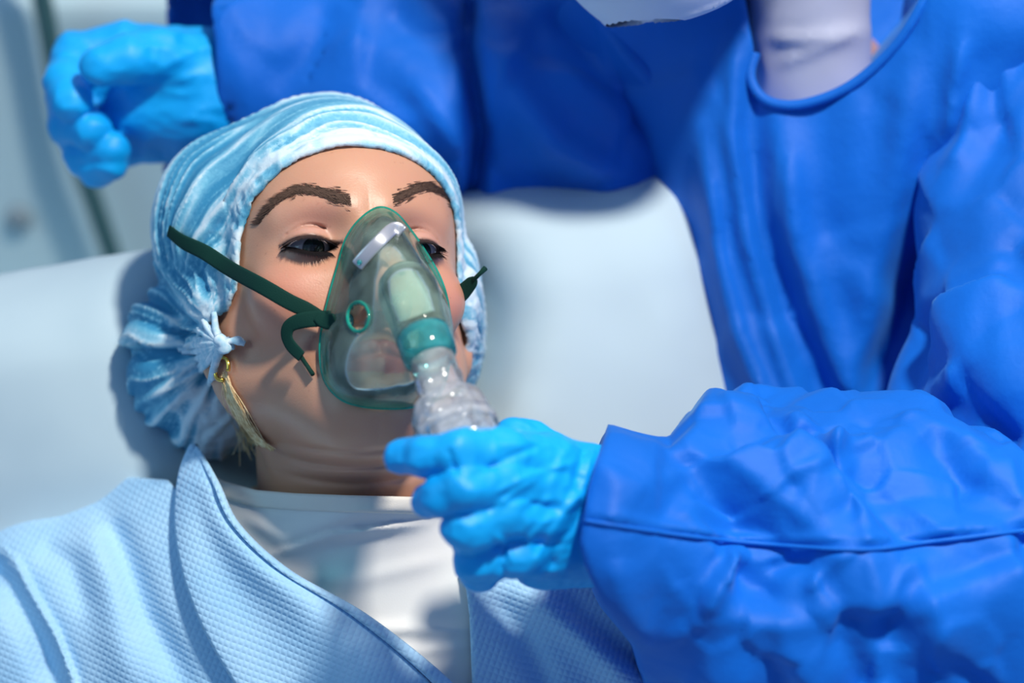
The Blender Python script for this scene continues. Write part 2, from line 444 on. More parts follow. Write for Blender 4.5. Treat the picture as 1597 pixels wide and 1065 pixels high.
# bed: frame, headboard, mattress with raised back
bed = empty('hospital_bed', (0, -.1, -.6), 'white hospital bed with raised back and pale plastic headboard', 'bed')
bed.location = (-.15, -.2, 0)
HY = .70
def bedbox(name, lo, hi, m, bev=.01, parent=None, **kw): return box(name, lo, hi, m, parent or bed, bev, **kw)
hb_ = bedbox('headboard', (-.72, HY, .22), (.42, HY + .05, .80), M['board'], .02)
for sx in (-.6, .2): bedbox('leg', (sx - .03, -1.3, 0), (sx + .03, -1.24, .42), M['metal']); bedbox('leg', (sx - .03, .55, 0), (sx + .03, .61, .42), M['metal'])
bedbox('bed_frame', (-.62, -1.4, .38), (.24, HY, .44), M['board'])
bedbox('mattress', (-.60, -1.38, .44), (.22, -.35, .56), M['sheet'], .04)
# raised back section: slab parallel to the patient's back
def slab(name, c, b, r, m, parent, seed=0, amp=.0, h=.012, k=None, cut=None, rz=0):
    def f(p):
        q = (p - np.asarray(c)) @ rot('Z', rz); e = 1 - np.clip(np.abs(q[:, 0]) / b[0], 0, 1) ** 4 * .55 - np.clip(np.abs(q[:, 1]) / b[1], 0, 1) ** 4 * .25 if k else 1
        z = q[:, 2] / np.maximum(e, .25) if k else q[:, 2]
        d = rbox(np.stack([q[:, 0], q[:, 1], z], 1), (0, 0, 0), b, r)
        if cut is not None: d = smax(d, -cut(p), .03)
        return d - amp * (fbm(p * 9, 3, seed) - .5)
    B = np.array(b) + np.array([.04, .04 + .4 * abs(math.sin(math.radians(rz))), .04])
    X, Y, Z = (axis(c[i] - B[i], c[i] + B[i], h) for i in range(3))
    V, F = surface(f, X, Y, Z, 1)
    return link(name, V, F, m, parent)
slab('raised_mattress', (-.14, -.42, -.40), (.40, .42, .06), .04, M['sheet'], bed)
pb = lathe((0, 0, 0), (0, 1, 0), [(0, .001), (0, .011), (.006, .012), (.009, .008), (.009, .0005)], 20)
def wp(px, py, yw):
    """world point on the vertical plane y = yw seen at photo position"""
    c = world(np.array([[0, 0, D]]))[0]; d = world(np.array([P(px, py, 0)]))[0] - c; return c + d * (yw - c[1]) / d[1]
for sx in (0,):
    V = pb[0] * np.array([1, -1, 1]) + wp(30, 337, HY)
    link('screw_cap', V, pb[1], M['dark'], hb_, in_world=True)

# ------------------------------------------------------------------ pillow
def headpit(p): return ell(p, P(500, 470, -.08), (.12, .13, .13))
pil = slab('pillow', P(470, 838, -.215), (.305, .195, .10), .07, M['sheet'], None, 3, .020, .007, True, headpit, 9)
pil['label'] = 'wide white pillow behind the lying woman\'s head'; pil['category'] = 'pillow'

# cable hanging down behind
def wp(px, py, yw):
    """world point on the vertical plane y = yw seen at photo position"""
    c = world(np.array([[0, 0, D]]))[0]; d = world(np.array([P(px, py, 0)]))[0] - c; return c + d * (yw - c[1]) / d[1]
cp = np.array([wp(x, y, HY - .03) for x, y in ((30, -160), (52, -60), (70, 20), (88, 120), (110, 215), (148, 320), (188, 440), (215, 540))])
V, F = tube(cr(cp, 60), .0085, 12)
link('cable', V, F, M['cable'], None, in_world=True, label='dark green cable hanging down in front of the pale headboard', cat='cable')

# ------------------------------------------------------------------ heads
def head_local(p, ear=True, eyes=True):
    """female head, local frame: x to her left, y to the crown, z out of the face; origin between the ears at eye height"""
    ax = np.abs(p[:, 0]); q = np.stack([ax, p[:, 1], p[:, 2]], 1)
    d = ell(q, (0, .030, -.012), (.0735, .086, .094))
    d = smin(d, ell(q, (0, -.012, .022), (.0615, .075, .064)), .022)
    d = smin(d, ell(q, (0, .035, .045), (.056, .045, .043)), .02)        # forehead
    d = smin(d, cone(q, (.050, -.052, .004), (.012, -.100, .066), .017, .013), .024)
    d = smin(d, cone(q, (.052, -.01, .0), (.050, -.055, .004), .02, .016), .02)
    d = smin(d, ell(q, (0, -.098, .068), (.020, .017, .018)), .018)      # chin
    d = smin(d, ell(q, (0, -.07, .055), (.036, .038, .034)), .02)        # muzzle
    d = smin(d, ell(q, (.040, -.026, .055), (.021, .018, .0195)), .018)   # cheek
    d = smin(d, cone(q, (.010, .018, .079), (.040, .021, .062), .010, .009), .012)   # brow
    d = smax(d, -ell(q, (.030, -.001, .094), (.017, .0125, .0165)), .013)  # socket
    d = smin(d, cone(q, (0, .008, .078), (0, -.038, .103), .0075, .0085), .010)
    d = smin(d, ell(q, (0, -.041, .103), (.0095, .0085, .0095)), .006)
    d = smin(d, ell(q, (.0125, -.045, .092), (.0075, .0075, .011)), .005)
    d = smax(d, -ell(q, (.0065, -.052, .096), (.0036, .004, .006)), .003)
    # lips
    d = smin(d, cone(q, (.0035, -.0675, .0915), (.023, -.073, .080), .0042, .0018), .005)
    d = smin(d, cone(q, (0, -.0765, .090), (.020, -.0745, .080), .0052, .0020), .005)
    d = smax(d, -cone(q, (0, -.0722, .0965), (.024, -.0738, .083), .0009, .0006), .0025)
    if eyes:
        e = np.array([.0310, 0, .0685]); r = q - e; x = r[:, 0]; y = r[:, 1]
        ds = np.sqrt((r * r).sum(1)); shell = ds - .01415
        d = smin(d, shell, .004)
        u = x / .0152
        up = -.0008 + .0022 * (1 - u * u) + .0010 * u; lo = -.0012 - .0062 * (1 - u * u) + .0006 * u
        op = np.maximum(np.maximum(y - up, lo - y), np.maximum(np.abs(x) - .0152, .0121 - ds))
        op = np.where(r[:, 2] < 0, 1, op)
        d = smax(d, -op, .0012)
        # lid crease
        cy = .0092 - .0046 * u * u
        g = np.hypot(y - cy, (ds - .0150)) - .0012 * (1 - u * u)
        g = np.where((np.abs(x) < .0165) & (r[:, 2] > 0), g, 1)
        d = smax(d, -g, .0016)
    if ear:
        c = np.array([.0730, -.009, -.010]); E = rot('Y', 22)
        qe = (q - c) @ E
        ea = ell(qe, (0, 0, 0), (.0055, .031, .018)); ea = smax(ea, -ell(qe, (.005, .003, .002), (.0045, .021, .011)), .003)
        ea = smin(ea, ell(qe, (0, -.027, .006), (.004, .009, .008)), .006)
        d = smin(d, ea, .004)
    return d
HS = .955
class Head:
    def __init__(s, yaw, pitch, roll, anchor_local, anchor, sc=HS):
        s.R = rot('Z', roll) @ rot('Y', yaw) @ rot('X', -pitch); s.sc = sc
        s.O = np.asarray(anchor) - s.R @ (np.asarray(anchor_local) * sc)
    def loc(s, p): return ((p - s.O) @ s.R) / s.sc
    def cam(s, q): return (np.atleast_2d(q) * s.sc) @ s.R.T + s.O
    def f(s, p, **k): return head_local(s.loc(p), **k) * s.sc
HD = Head(17, 21, -1.5, (0, 0, .0805), P(572, 377, -.004))

# ------------------------------------------------------------------ patient body
def torso(p):
    d = ell(p, P(560, 1190, -.150), (.172, .172, .113))
    d = smin(d, cone(p, P(115, 1000, -.140), P(520, 925, -.125), .052, .058), .04)
    d = smin(d, cone(p, P(1000, 960, -.135), P(600, 910, -.125), .052, .062), .04)
    d = smin(d, cone(p, P(95, 1000, -.145), P(20, 1300, -.13), .050, .043), .03)
    d = smin(d, cone(p, P(1010, 960, -.14), P(1100, 1300, -.13), .050, .043), .03)
    return d
def dressed(p): return smin(torso(p), ell(p, P(560, 1130, -.150), (.175, .20, .115)), .02)     # the line the clothes hang along
NB = P(528, 800, -.098)
def neck(p):
    d = cone(p, HD.cam((0, -.035, -.022))[0], NB, .045, .046)
    d = smin(d, cone(p, HD.cam((0, -.070, .012))[0], P(560, 790, -.075), .030, .030), .03)
    d = smin(d, cone(p, HD.cam((0, -.092, .042))[0], P(560, 770, -.072), .020, .030), .03)
    # sternomastoid cords
    d = smin(d, cone(p, HD.cam((-.055, -.05, -.01))[0], P(505, 800, -.060), .010, .010), .014)
    d = smin(d, cone(p, HD.cam((.055, -.05, -.01))[0], P(590, 800, -.060), .010, .010), .014)
    d = smin(d, cone(p, P(475, 860, -.15), P(250, 960, -.155), .030, .04), .02)
    d = smin(d, cone(p, P(590, 810, -.14), P(850, 920, -.15), .034, .04), .025)
    return d
def body(p):
    d = smin(HD.f(p), neck(p), .030)
    d = smin(d, torso(p), .012)
    px, py = proj(p); c = np.zeros(len(px))
    for yy, a, w in ((693, .0012, 5), (716, .0017, 6), (742, .0012, 6)):
        yc = yy + 12 * np.sin((px - 420) / 90) - ((px - 540) / 120) ** 2 * 10
        c += a * np.exp(-((py - yc) / w) ** 2) * np.clip((px - 430) / 60, 0, 1) * np.clip((690 - px) / 60, 0, 1)
    return d + c * (p[:, 2] > -.12)
if 1:
    fl = P(330, 760, 0); fh = P(740, 230, 0)
    X = axis(-.36, .22, .006, fl[0], fh[0], .0011); Y = axis(-.34, .16, .006, fl[1], fh[1], .0011); Z = axis(-.29, .07, .006, -.06, .03, .0011)
    V, F = surface(body, X, Y, Z, 2)
q = HD.loc(V); ax = np.abs(q[:, 0])
def gs(v, c, w): return np.exp(-((v - c) / w) ** 2)
tone = np.tile(np.array([.57, .30, .19]), (len(V), 1))
def mixc(t, c, w):
    w = np.clip(w, 0, 1)[:, None]; return t * (1 - w) + np.asarray(c) * w
n1 = fbm(V * 60, 3, 5)
tone = mixc(tone, (.58, .28, .20), (n1 - .45) * 1.2)
headm = q[:, 1] > -.11
tone = mixc(tone, (.66, .25, .19), .55 * gs(ax, .045, .02) * gs(q[:, 1], -.032, .02) * headm * (q[:, 2] > .02))      # cheeks
tone = mixc(tone, (.36, .17, .14), .60 * gs(ax, .030, .018) * gs(q[:, 1], .0125, .007) * (q[:, 2] > .05))     # eye shadow above crease
tone = mixc(tone, (.56, .32, .27), .6 * gs(ax, .031, .013) * gs(q[:, 1], .0055, .0035) * (q[:, 2] > .06))
tone = mixc(tone, (.30, .13, .11), .5 * gs(ax, .0315, .015) * gs(q[:, 1], -.009, .0025) * (q[:, 2] > .06))
e = np.stack([ax - .031, q[:, 1], q[:, 2] - .0685], 1); u = e[:, 0] / .0152
upc = -.0008 + .0022 * (1 - u * u) + .0010 * u; loc_ = -.0012 - .0062 * (1 - u * u) + .0006 * u
near = (np.abs(u) < 1.12) & (q[:, 2] > .06)
tone = mixc(tone, (.02, .012, .015), .95 * gs(e[:, 1], upc + .0004, .0012) * near)
tone = mixc(tone, (.06, .03, .03), .75 * gs(e[:, 1], loc_ - .0003, .0011) * near)
lip = (np.hypot((ax) / .026, (q[:, 1] + .0725) / .010) < 1) & (q[:, 2] > .07)
tone = mixc(tone, (.55, .13, .12), .85 * lip)
browm = (q[:, 2] > .04)
tone = mixc(tone, (.62, .20, .14), .35 * gs(q[:, 1], -.045, .01) * gs(q[:, 0], 0, .012) * (q[:, 2] > .08))
sp = vnoise(V * 420, 9); tone = mixc(tone, (.40, .18, .12), .5 * (sp > .93) * headm * (q[:, 2] > 0))
tone = mixc(tone, (.35, .14, .10), .5 * (np.linalg.norm(V - P(645, 668, -.05)[None], axis=1) < .0))
patient = empty('person', P(540, 900, -.27), 'woman in a bouffant cap lying back on the pillow, looking down', 'person')
link('body', V, F, M['skin'], patient, {'tone': tone}, label='pale skin of head, neck and shoulders')

# eyes
for sx in (-1, 1):
    c = np.array([sx * .031, 0, .0685]); r = .0124
    n = 96; th = np.linspace(0, math.pi, n // 2 + 1); ph = np.linspace(0, 2 * math.pi, n, endpoint=False)
    gz = np.array([.06, -.46, 1.0]); gz /= np.linalg.norm(gz)
    uu = np.cross([0, 1, 0], gz); uu /= np.linalg.norm(uu); vv = np.cross(gz, uu)
    Vl = []; tn = []
    for t in th:
        for p_ in ph:
            rr = r + .0007 * max(0, 1 - (t / .5) ** 2)
            Vl.append(c + rr * (math.cos(t) * gz + math.sin(t) * (math.cos(p_) * uu + math.sin(p_) * vv)))
            a = t * r
            tn.append((.004, .004, .005) if a < .0027 else ((.015 + .02 * random.random(), .025 + .025 * random.random(), .035) if a < .0060 else ((.01, .012, .015) if a < .0068 else (.40, .34, .35))))  # shadow put into the dark colour of the eye whites
    m = len(ph); Fl = [(i * m + k, (i + 1) * m + k, (i + 1) * m + (k + 1) % m, i * m + (k + 1) % m) for i in range(n // 2) for k in range(m)]
    link('eyeball', HD.cam(np.array(Vl)), Fl, M['eye'], patient, {'tone': np.array(tn)})

# brows and lashes: single hairs
def hairs(roots, tips, r0, lift=.0012):
    parts = []
    for a, b in zip(roots, tips):
        mid_ = (a + b) / 2 + np.array([0, 0, lift])
        v, f = tube(np.array([a, mid_, b]), [r0, r0 * .8, r0 * .15], 4, False); parts.append((v, f))
    return join(parts)
bare = lambda p: body(p)
def brow(up, lw, n):
    """up / lw: upper and lower outline in the photograph, inner end last"""
    U, L_ = cr(up, 60), cr(lw, 60); R = []; T = []
    inner_dir = np.sign(up[0][0] - up[-1][0])
    for i in range(n):
        s = random.random() ** .85; k = int(s * 59); t = .5 + random.gauss(0, .24)
        a = L_[k] * (1 - t) + U[k] * t
        w = abs(U[k][1] - L_[k][1]); dx = inner_dir * random.uniform(7, 15); dy = -random.uniform(2, 7) * (1 if s > .5 else -.6) * (1.3 - t)
        R.append(a); T.append(a + np.array([dx, dy + (0 if s > .6 else 2)]))
    R = np.array(R); T = np.array(T)
    A = trace(bare, R[:, 0], R[:, 1]); B = trace(bare, T[:, 0], T[:, 1])
    g, _ = grad(body, A); A = A - g * .0002; g, _ = grad(body, B); B = B + g * .0006
    return hairs(A, B, .00019, .0006)
v, f = brow([(402, 345), (425, 312), (462, 290), (500, 291), (550, 299)], [(406, 348), (432, 320), (466, 303), (508, 311), (552, 325)], 1150)
link('eyebrow', v, f, M['brow'], patient, label='dark brown eyebrow, the left one in the photo')
v, f = brow([(703, 322), (692, 300), (668, 284), (640, 288), (608, 303)], [(700, 326), (688, 306), (666, 298), (642, 307), (611, 322)], 950)
link('eyebrow', v, f, M['brow'], patient, label='dark brown eyebrow, the right one in the photo')
for sx in (-1, 1):
    parts_r = []; parts_t = []
    for up in (1, 0):
        n = 130 if up else 80
        for i in range(n):
            u = -.97 + 1.94 * i / (n - 1); x = sx * .031 + sx * u * .0148
            y = (-.0008 + .0022 * (1 - u * u) + .0010 * u) if up else (-.0012 - .0062 * (1 - u * u) + .0006 * u)
            rr = .0141; z = .0685 + math.sqrt(max(rr * rr - (u * .0148) ** 2 - y * y, 0))
            a = np.array([x, y, z]); Lh = (.0080 if up else .0070) * random.uniform(.75, 1.1)
            out = np.array([sx * u * .55, (-.62 if up else -.75), .75 if up else .55]); out /= np.linalg.norm(out)
            parts_r.append(a); parts_t.append(a + out * Lh)
    v, f = hairs(HD.cam(np.array(parts_r)), HD.cam(np.array(parts_t)), .00028, .0008)
    link('eyelash', v, f, M['lash'], patient)

# ------------------------------------------------------------------ hair under the cap and the cap itself
KN = P(357, 540, -.075)                                 # the knot where the cap is gathered by the ear
def capvol(p, g=0.0):
    q = HD.loc(p)
    d = ell(q, (0, .034, -.016), (.0785 + g, .0925 + g, .100 + g)) * HD.sc
    d = smin(d, ell(p, P(345, 360, -.105), (.036 + g, .050 + g, .055 + g)), .03)
    d = np.minimum(d, head_local(q, ear=False, eyes=False) * HD.sc - .0028 - g)
    d = smin(d, ell(np.stack([np.abs(q[:, 0]), q[:, 1], q[:, 2]], 1), (.0745, .000, -.006), (.012 + g, .037 + g, .032 + g)) * HD.sc, .008)
    bun = ell(p, P(298, 555, -.125), (.036 + g, .047 + g, .050 + g))
    bun = smin(bun, ell(p, P(352, 620, -.125), (.026 + g, .030 + g, .040 + g)), .02)
    d = smin(d, bun, .010)
    d = smin(d, ell(p, P(722, 520, -.130), (max(.010 + g, .002), .036 + g, .035 + g)), .014)
    return d
def planed(p):
    q = HD.loc(p); c = .0215 + .032 * np.exp(-((q[:, 1] + .012) / .026) ** 2) * np.clip((-q[:, 0] - .05) / .02, 0, 1) + .030 * np.exp(-((q[:, 1] + .025) / .035) ** 2) * np.clip((q[:, 0] - .05) / .015, 0, 1)
    return (q[:, 2] - 1.20 * q[:, 1] - c) / 1.56 * HD.sc
def hairf(p):
    d = capvol(p, -.014); return smax(d, planed(p) + .006, .004)
c0 = P(200, 700, -.24); c1 = P(770, 130, .04)
V, F = surface(hairf, axis(-.25, .0, .003), axis(-.08, .17, .003), axis(-.25, .03, .003), 1)
link('hair', V, F, M['hair'], patient, label='blonde hair tucked under the thin cap')
def capf(p):
    outer = capvol(p, .0015); sh = smax(outer, -(outer + .003), .001)
    pl = planed(p)
    keep = smax(pl, -(pl + .30), .001)
    low = -(p[:, 1] - P(0, 540, -.07)[1])                                  # below the ear the bun stays to the side
    d = smax(sh, keep, .0015)
    return d
V, F = surface(capf, axis(-.25, .0, .0017), axis(-.08, .17, .0017), axis(-.25, .03, .0017), 1)
g, _ = grad(lambda p: capvol(p, 0), V); nrm = g / (np.linalg.norm(g, axis=1)[:, None] + 1e-9)
q = HD.loc(V); kq = HD.loc(KN[None])[0]
th = np.arctan2(q[:, 1] - kq[1], -(q[:, 2] - kq[2]))
px, py = proj(V)
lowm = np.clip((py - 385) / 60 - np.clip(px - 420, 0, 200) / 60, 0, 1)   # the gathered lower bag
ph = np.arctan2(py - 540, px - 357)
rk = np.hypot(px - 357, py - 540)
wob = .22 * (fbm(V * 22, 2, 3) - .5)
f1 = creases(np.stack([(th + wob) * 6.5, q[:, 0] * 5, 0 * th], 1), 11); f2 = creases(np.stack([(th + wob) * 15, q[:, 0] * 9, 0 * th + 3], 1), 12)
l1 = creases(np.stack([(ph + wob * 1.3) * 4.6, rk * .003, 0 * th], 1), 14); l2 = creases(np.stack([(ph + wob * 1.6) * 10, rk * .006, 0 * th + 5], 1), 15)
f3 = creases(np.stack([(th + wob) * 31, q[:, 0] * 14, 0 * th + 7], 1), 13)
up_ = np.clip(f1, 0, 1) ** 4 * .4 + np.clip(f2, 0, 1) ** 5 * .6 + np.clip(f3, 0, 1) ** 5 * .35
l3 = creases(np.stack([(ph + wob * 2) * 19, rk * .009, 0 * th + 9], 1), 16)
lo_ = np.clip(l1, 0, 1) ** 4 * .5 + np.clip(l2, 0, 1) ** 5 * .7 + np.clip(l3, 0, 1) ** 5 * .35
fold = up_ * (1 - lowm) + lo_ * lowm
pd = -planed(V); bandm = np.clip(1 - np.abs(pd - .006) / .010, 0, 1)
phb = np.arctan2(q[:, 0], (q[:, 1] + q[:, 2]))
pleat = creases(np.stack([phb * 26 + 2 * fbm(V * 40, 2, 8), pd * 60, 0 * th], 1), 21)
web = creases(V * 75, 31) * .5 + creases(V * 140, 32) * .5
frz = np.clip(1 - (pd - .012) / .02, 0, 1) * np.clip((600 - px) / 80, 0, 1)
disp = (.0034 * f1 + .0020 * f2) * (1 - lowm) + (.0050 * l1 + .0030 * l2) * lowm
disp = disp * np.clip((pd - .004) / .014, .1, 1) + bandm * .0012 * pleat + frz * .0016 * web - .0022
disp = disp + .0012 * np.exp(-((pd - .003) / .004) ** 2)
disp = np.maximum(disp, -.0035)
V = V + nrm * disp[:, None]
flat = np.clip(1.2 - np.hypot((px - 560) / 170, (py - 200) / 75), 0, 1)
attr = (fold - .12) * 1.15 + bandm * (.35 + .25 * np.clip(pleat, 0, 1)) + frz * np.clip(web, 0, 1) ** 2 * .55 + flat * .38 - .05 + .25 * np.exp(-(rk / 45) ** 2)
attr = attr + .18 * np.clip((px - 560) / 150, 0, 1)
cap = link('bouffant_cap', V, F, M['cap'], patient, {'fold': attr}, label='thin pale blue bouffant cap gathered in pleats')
# knot tails of the cap by the ear
M['tie'] = vary(mat('white_tie', rough=.85), (.34, .62, .78), (.66, .80, .90), 260)
random.seed(11); parts = []
kf = lambda p: np.minimum(capvol(p, .003), body(p))
for i in range(26):
    an = 2.0 + 2.5 * (i + random.random()) / 20 if i < 20 else random.uniform(-.5, .6); L_ = random.uniform(30, 68) if i < 20 else random.uniform(10, 20)
    c_ = np.array([(346 + math.cos(an + .25 * t * (i % 3 - 1)) * L_ * t + random.uniform(-1, 1), 537 - math.sin(an + .25 * t * (i % 3 - 1)) * L_ * t) for t in np.linspace(0, 1, 9)])
    z_ = trace(kf, c_[:, 0], c_[:, 1])[:, 2]; z_ = np.maximum(z_, -.10) + np.linspace(.0010, -.0018, 9)
    parts.append(tube(np.array([P(x, y, z) for (x, y), z in zip(c_, z_)]), np.linspace(.0028, .0016, 9), 7))
kz = trace(kf, [352], [537])[0, 2]
parts.append(tube(cr(PA([(337, 541, kz + .003), (354, 533, kz + .005), (370, 531, kz + .005), (382, 536, kz + .005)]), 14), .0022 * (1 + .25 * np.sin(np.linspace(0, 11, 14))), 8))
parts.append(tube(cr(PA([(340, 528, kz + .004), (348, 536, kz + .0065), (351, 546, kz + .004)]), 10), .0034 * (1 + .2 * np.sin(np.linspace(0, 9, 10))), 9))
v, f = join(parts); link('cap_knot', v, f, M['tie'], cap, label='white knot of gathered cap fabric at the ear')

# lock of blonde hair and the earring
parts = []; lv = []
for i in range(110):
    o = np.random.normal(0, 1, 2); k = random.random(); b_ = random.gauss(0, 6); e_ = random.random() ** 1.5
    pts = [(350 + o[0] * 3, 588 + o[1] * 4, 0), (361 + b_ * .8, 618 + o[1] * 3, 0), (378 + b_, 652 + 3 * o[1], 0), (400 + b_ * .8 - 10 * e_, 680 + 3 * o[1], 0), (426 - 32 * e_ + 2 * o[0], 701 + 1.5 * o[1] - 10 * e_, 0)]
    if k > .9: pts = pts[:3] + [(388 - 10 * o[0], 705 + 14 * o[1] * k, 0)]
    c_ = cr([(x, y, z) for x, y, z in pts], 12); lv.append(c_)
allc = np.concatenate(lv); za = trace(body, allc[:, 0], allc[:, 1])[:, 2]; za = np.maximum(za, -.095).reshape(-1, 12)
for c_, zz in zip(lv, za):
    zz = zz + np.linspace(.002, .006, 12) * random.uniform(.5, 1.3); parts.append(tube(np.array([P(a_[0], a_[1], z_) for a_, z_ in zip(c_, zz)]), .00019, 4, False))
v, f = join(parts); link('hair_lock', v, f, M['hair'], patient, kind='stuff', label='blonde lock slipping out below the ear')
a = np.linspace(-.2, 2 * math.pi - 1.2, 28); ez = trace(body, [349], [574])[0, 2]; ec = P(346, 575, max(ez, -.07) + .003)
ring = np.stack([ec[0] + .0042 * np.cos(a + .3) + .002 * np.sin(a), ec[1] + .0062 * np.sin(a), ec[2] + .004 * np.cos(a)], 1)
v, f = tube(ring, .0012, 8)
link('earring', v, f, M['gold'], None, label='small gold hoop earring below the knotted cap', cat='earring')

# ------------------------------------------------------------------ shirt and robe
def clothed(off, poly, th, S_=None, waf=0, extra=None, cz=.0):
    def f(p):
        px, py = proj(p); b = smin(dressed(p), neck(p), .03)
        o = b - off
        if S_: o = o - strokes(px, py, S_) * (p[:, 2] > -.2)
        if extra: o = o - extra(p, px, py)
        d = smax(o, -(o + th), .0012)
        return smax(d, poly2(p, poly), .002)
    return f
shirt_folds = [([(375, 800), (440, 838), (560, 800), (700, 790)], 16, .0035, 0), ([(420, 865), (520, 832), (660, 815)], 12, .0035, 1), ([(560, 985), (650, 980), (735, 985)], 12, .0035, 0),
               ([(560, 1010), (660, 1015), (740, 1005)], 10, .002, 0), ([(450, 900), (560, 905), (700, 870)], 14, .0012, 0)]
nk = [(318, 735), (352, 752), (400, 765), (460, 770), (540, 773), (660, 776), (760, 770), (860, 745)]
fs = clothed(.010, nk + [(960, 900), (960, 1900), (150, 1900), (230, 780)], .005, shirt_folds)
V, F = surface(fs, axis(-.25, .09, .0022), axis(-.37, -.06, .0022), axis(-.20, .03, .0022), 1)
shirt = link('shirt', V, F, M['shirt'], patient, label='white crew-neck shirt')
nk2 = [(x, y + (26 if 330 < x < 800 else 10)) for x, y in nk]
fb = clothed(.0122, [(x, y - 1) for x, y in nk] + nk2[::-1], .006, shirt_folds[:1], extra=lambda p, px, py: 0)
V, F = surface(fb, axis(-.22, .04, .0016), axis(-.14, -.06, .0016), axis(-.16, .01, .0016), 1)
link('collar', V, F, M['band'], shirt, label='cream ribbed neckband of the shirt')
robe_folds = [([(-30, 880), (15, 905), (60, 985), (100, 1080)], 26, -.010, 0), ([(20, 870), (45, 920), (85, 990), (120, 1080)], 20, .007, 1),
              ([(170, 810), (200, 880), (230, 960), (300, 1080)], 24, -.006, 0), ([(130, 820), (165, 900), (180, 990), (210, 1080)], 30, .004, 0),
              ([(60, 850), (110, 880), (140, 960)], 20, -.003, 0)]
def waffle(p, px, py):
    u = p[:, 0] / .0032; v = (p[:, 1] + .35 * p[:, 0]) / .0032
    return .00075 * (np.abs(np.sin(u * math.pi)) * np.abs(np.sin(v * math.pi))) * np.clip((px + 60) / 60, 0, 1)
fr = clothed(.020, [(262, 748), (300, 790), (330, 860), (420, 930), (560, 1000), (720, 1110), (800, 1900), (-900, 1900), (-500, 700)], .008, [(a_, w_, h_ * 1.35, d_) for a_, w_, h_, d_ in robe_folds], extra=None)
V, F = surface(fr, axis(-.34, -.02, .0016), axis(-.37, -.06, .0016), axis(-.20, .03, .0016), 1)
rb = link('robe', V, F, M['robe'], patient, label='light blue waffle-knit robe over the shoulder')
rf2 = [([(800, 900), (900, 980), (1000, 1080)], 30, .010, 0), ([(760, 930), (820, 1000), (860, 1090)], 22, -.006, 0), ([(870, 930), (960, 1000), (1060, 1070)], 18, -.008, 0)]
fr2 = clothed(.021, [(722, 880), (732, 960), (738, 1110), (790, 1900), (1700, 1900), (1500, 780), (900, 820)], .008, rf2, extra=None)
V, F = surface(fr2, axis(-.04, .24, .0022), axis(-.37, -.06, .0022), axis(-.20, .03, .0022), 1)
link('robe', V, F, M['robe'], patient, label='light blue robe front under the gloved hand')
# lapel: one folded sheet
cover = lambda p: smin(dressed(p), neck(p), .03) - .0225
A = cr([(300, 694), (284, 735), (277, 790), (280, 850), (296, 920), (330, 1000), (390, 1100)], 110)
B = cr([(305, 694), (338, 755), (372, 822), (450, 893), (570, 962), (690, 1055), (760, 1130)], 110)
G = np.zeros((110, 60, 3))
for j in range(60):
    t = j / 59; L_ = A * (1 - t) + B * t
    p3 = trace(cover, L_[:, 0], np.maximum(L_[:, 1], 700)); s = np.linspace(0, 1, 110)
    zt = np.where(L_[:, 1] < 800, np.maximum(p3[:, 2], -.075 + .0 * s), p3[:, 2])
    w = np.clip(s * 5, 0, 1)
    zz = zt + .004 * w + .009 * w * np.sin(t * math.pi) ** .7 + w * .0045 * np.sin(t * 9 + 2.5 * s) * np.clip(s * 2 - .3, 0, 1) + .006 * w * (t > .93)
    for i in range(110): G[i, j] = P(L_[i, 0], L_[i, 1], zz[i])
V, F = grid_mesh(G)
lp = link('lapel', V, F, M['robe'], rb, label='folded edge of the robe rising to a point')
solid(lp, .004, 0)
# ------------------------------------------------------------------ oxygen mask
om = empty('oxygen_mask', P(600, 500, .02), 'clear green oxygen mask strapped over the woman\'s nose and mouth', 'oxygen mask')
rim_px = [(590, 325), (562, 343), (541, 372), (529, 410), (516, 455), (504, 505), (500, 550), (507, 592), (530, 620), (562, 632), (605, 636), (650, 632), (684, 614), (699, 570), (702, 520), (697, 470), (684, 430), (662, 392), (640, 360), (616, 333)]
rz = [.018, .014, .008, .004, -.004, -.014, -.020, -.024, -.022, -.016, -.010, -.012, -.020, -.030, -.030, -.024, -.016, -.006, .004, .013]
rt = trace(lambda p: HD.f(p, ear=False), [q_[0] for q_ in rim_px], [q_[1] for q_ in rim_px])
print('rimz', np.round(rt[:, 2], 3))
rzz = np.maximum(rt[:, 2], -.012) + .0035
R0 = np.array([P(x, y, z) for (x, y), z in zip(rim_px, rzz)])
def closed(p, n):
    p = np.vstack([p, p[:1]]); m = len(p) - 1; out = []
    for s in np.linspace(0, m, n, endpoint=False):
        i = int(s); t = s - i; a, b, c, d = p[(i - 1) % m], p[i % m], p[(i + 1) % m], p[(i + 2) % m]
        out.append(.5 * ((2 * b) + (-a + c) * t + (2 * a - 5 * b + 4 * c - d) * t * t + (-a + 3 * b - 3 * c + d) * t ** 3))
    return np.array(out)
N = 160; R = closed(R0, N)
AX0 = P(654, 506, .078); AX1 = P(742, 760, .130); T = (AX1 - AX0) / np.linalg.norm(AX1 - AX0)
cen = P(655, 520, .076); ctr = R.mean(0)
fw = np.array([.10, .0, 1.0]); fw /= np.linalg.norm(fw)
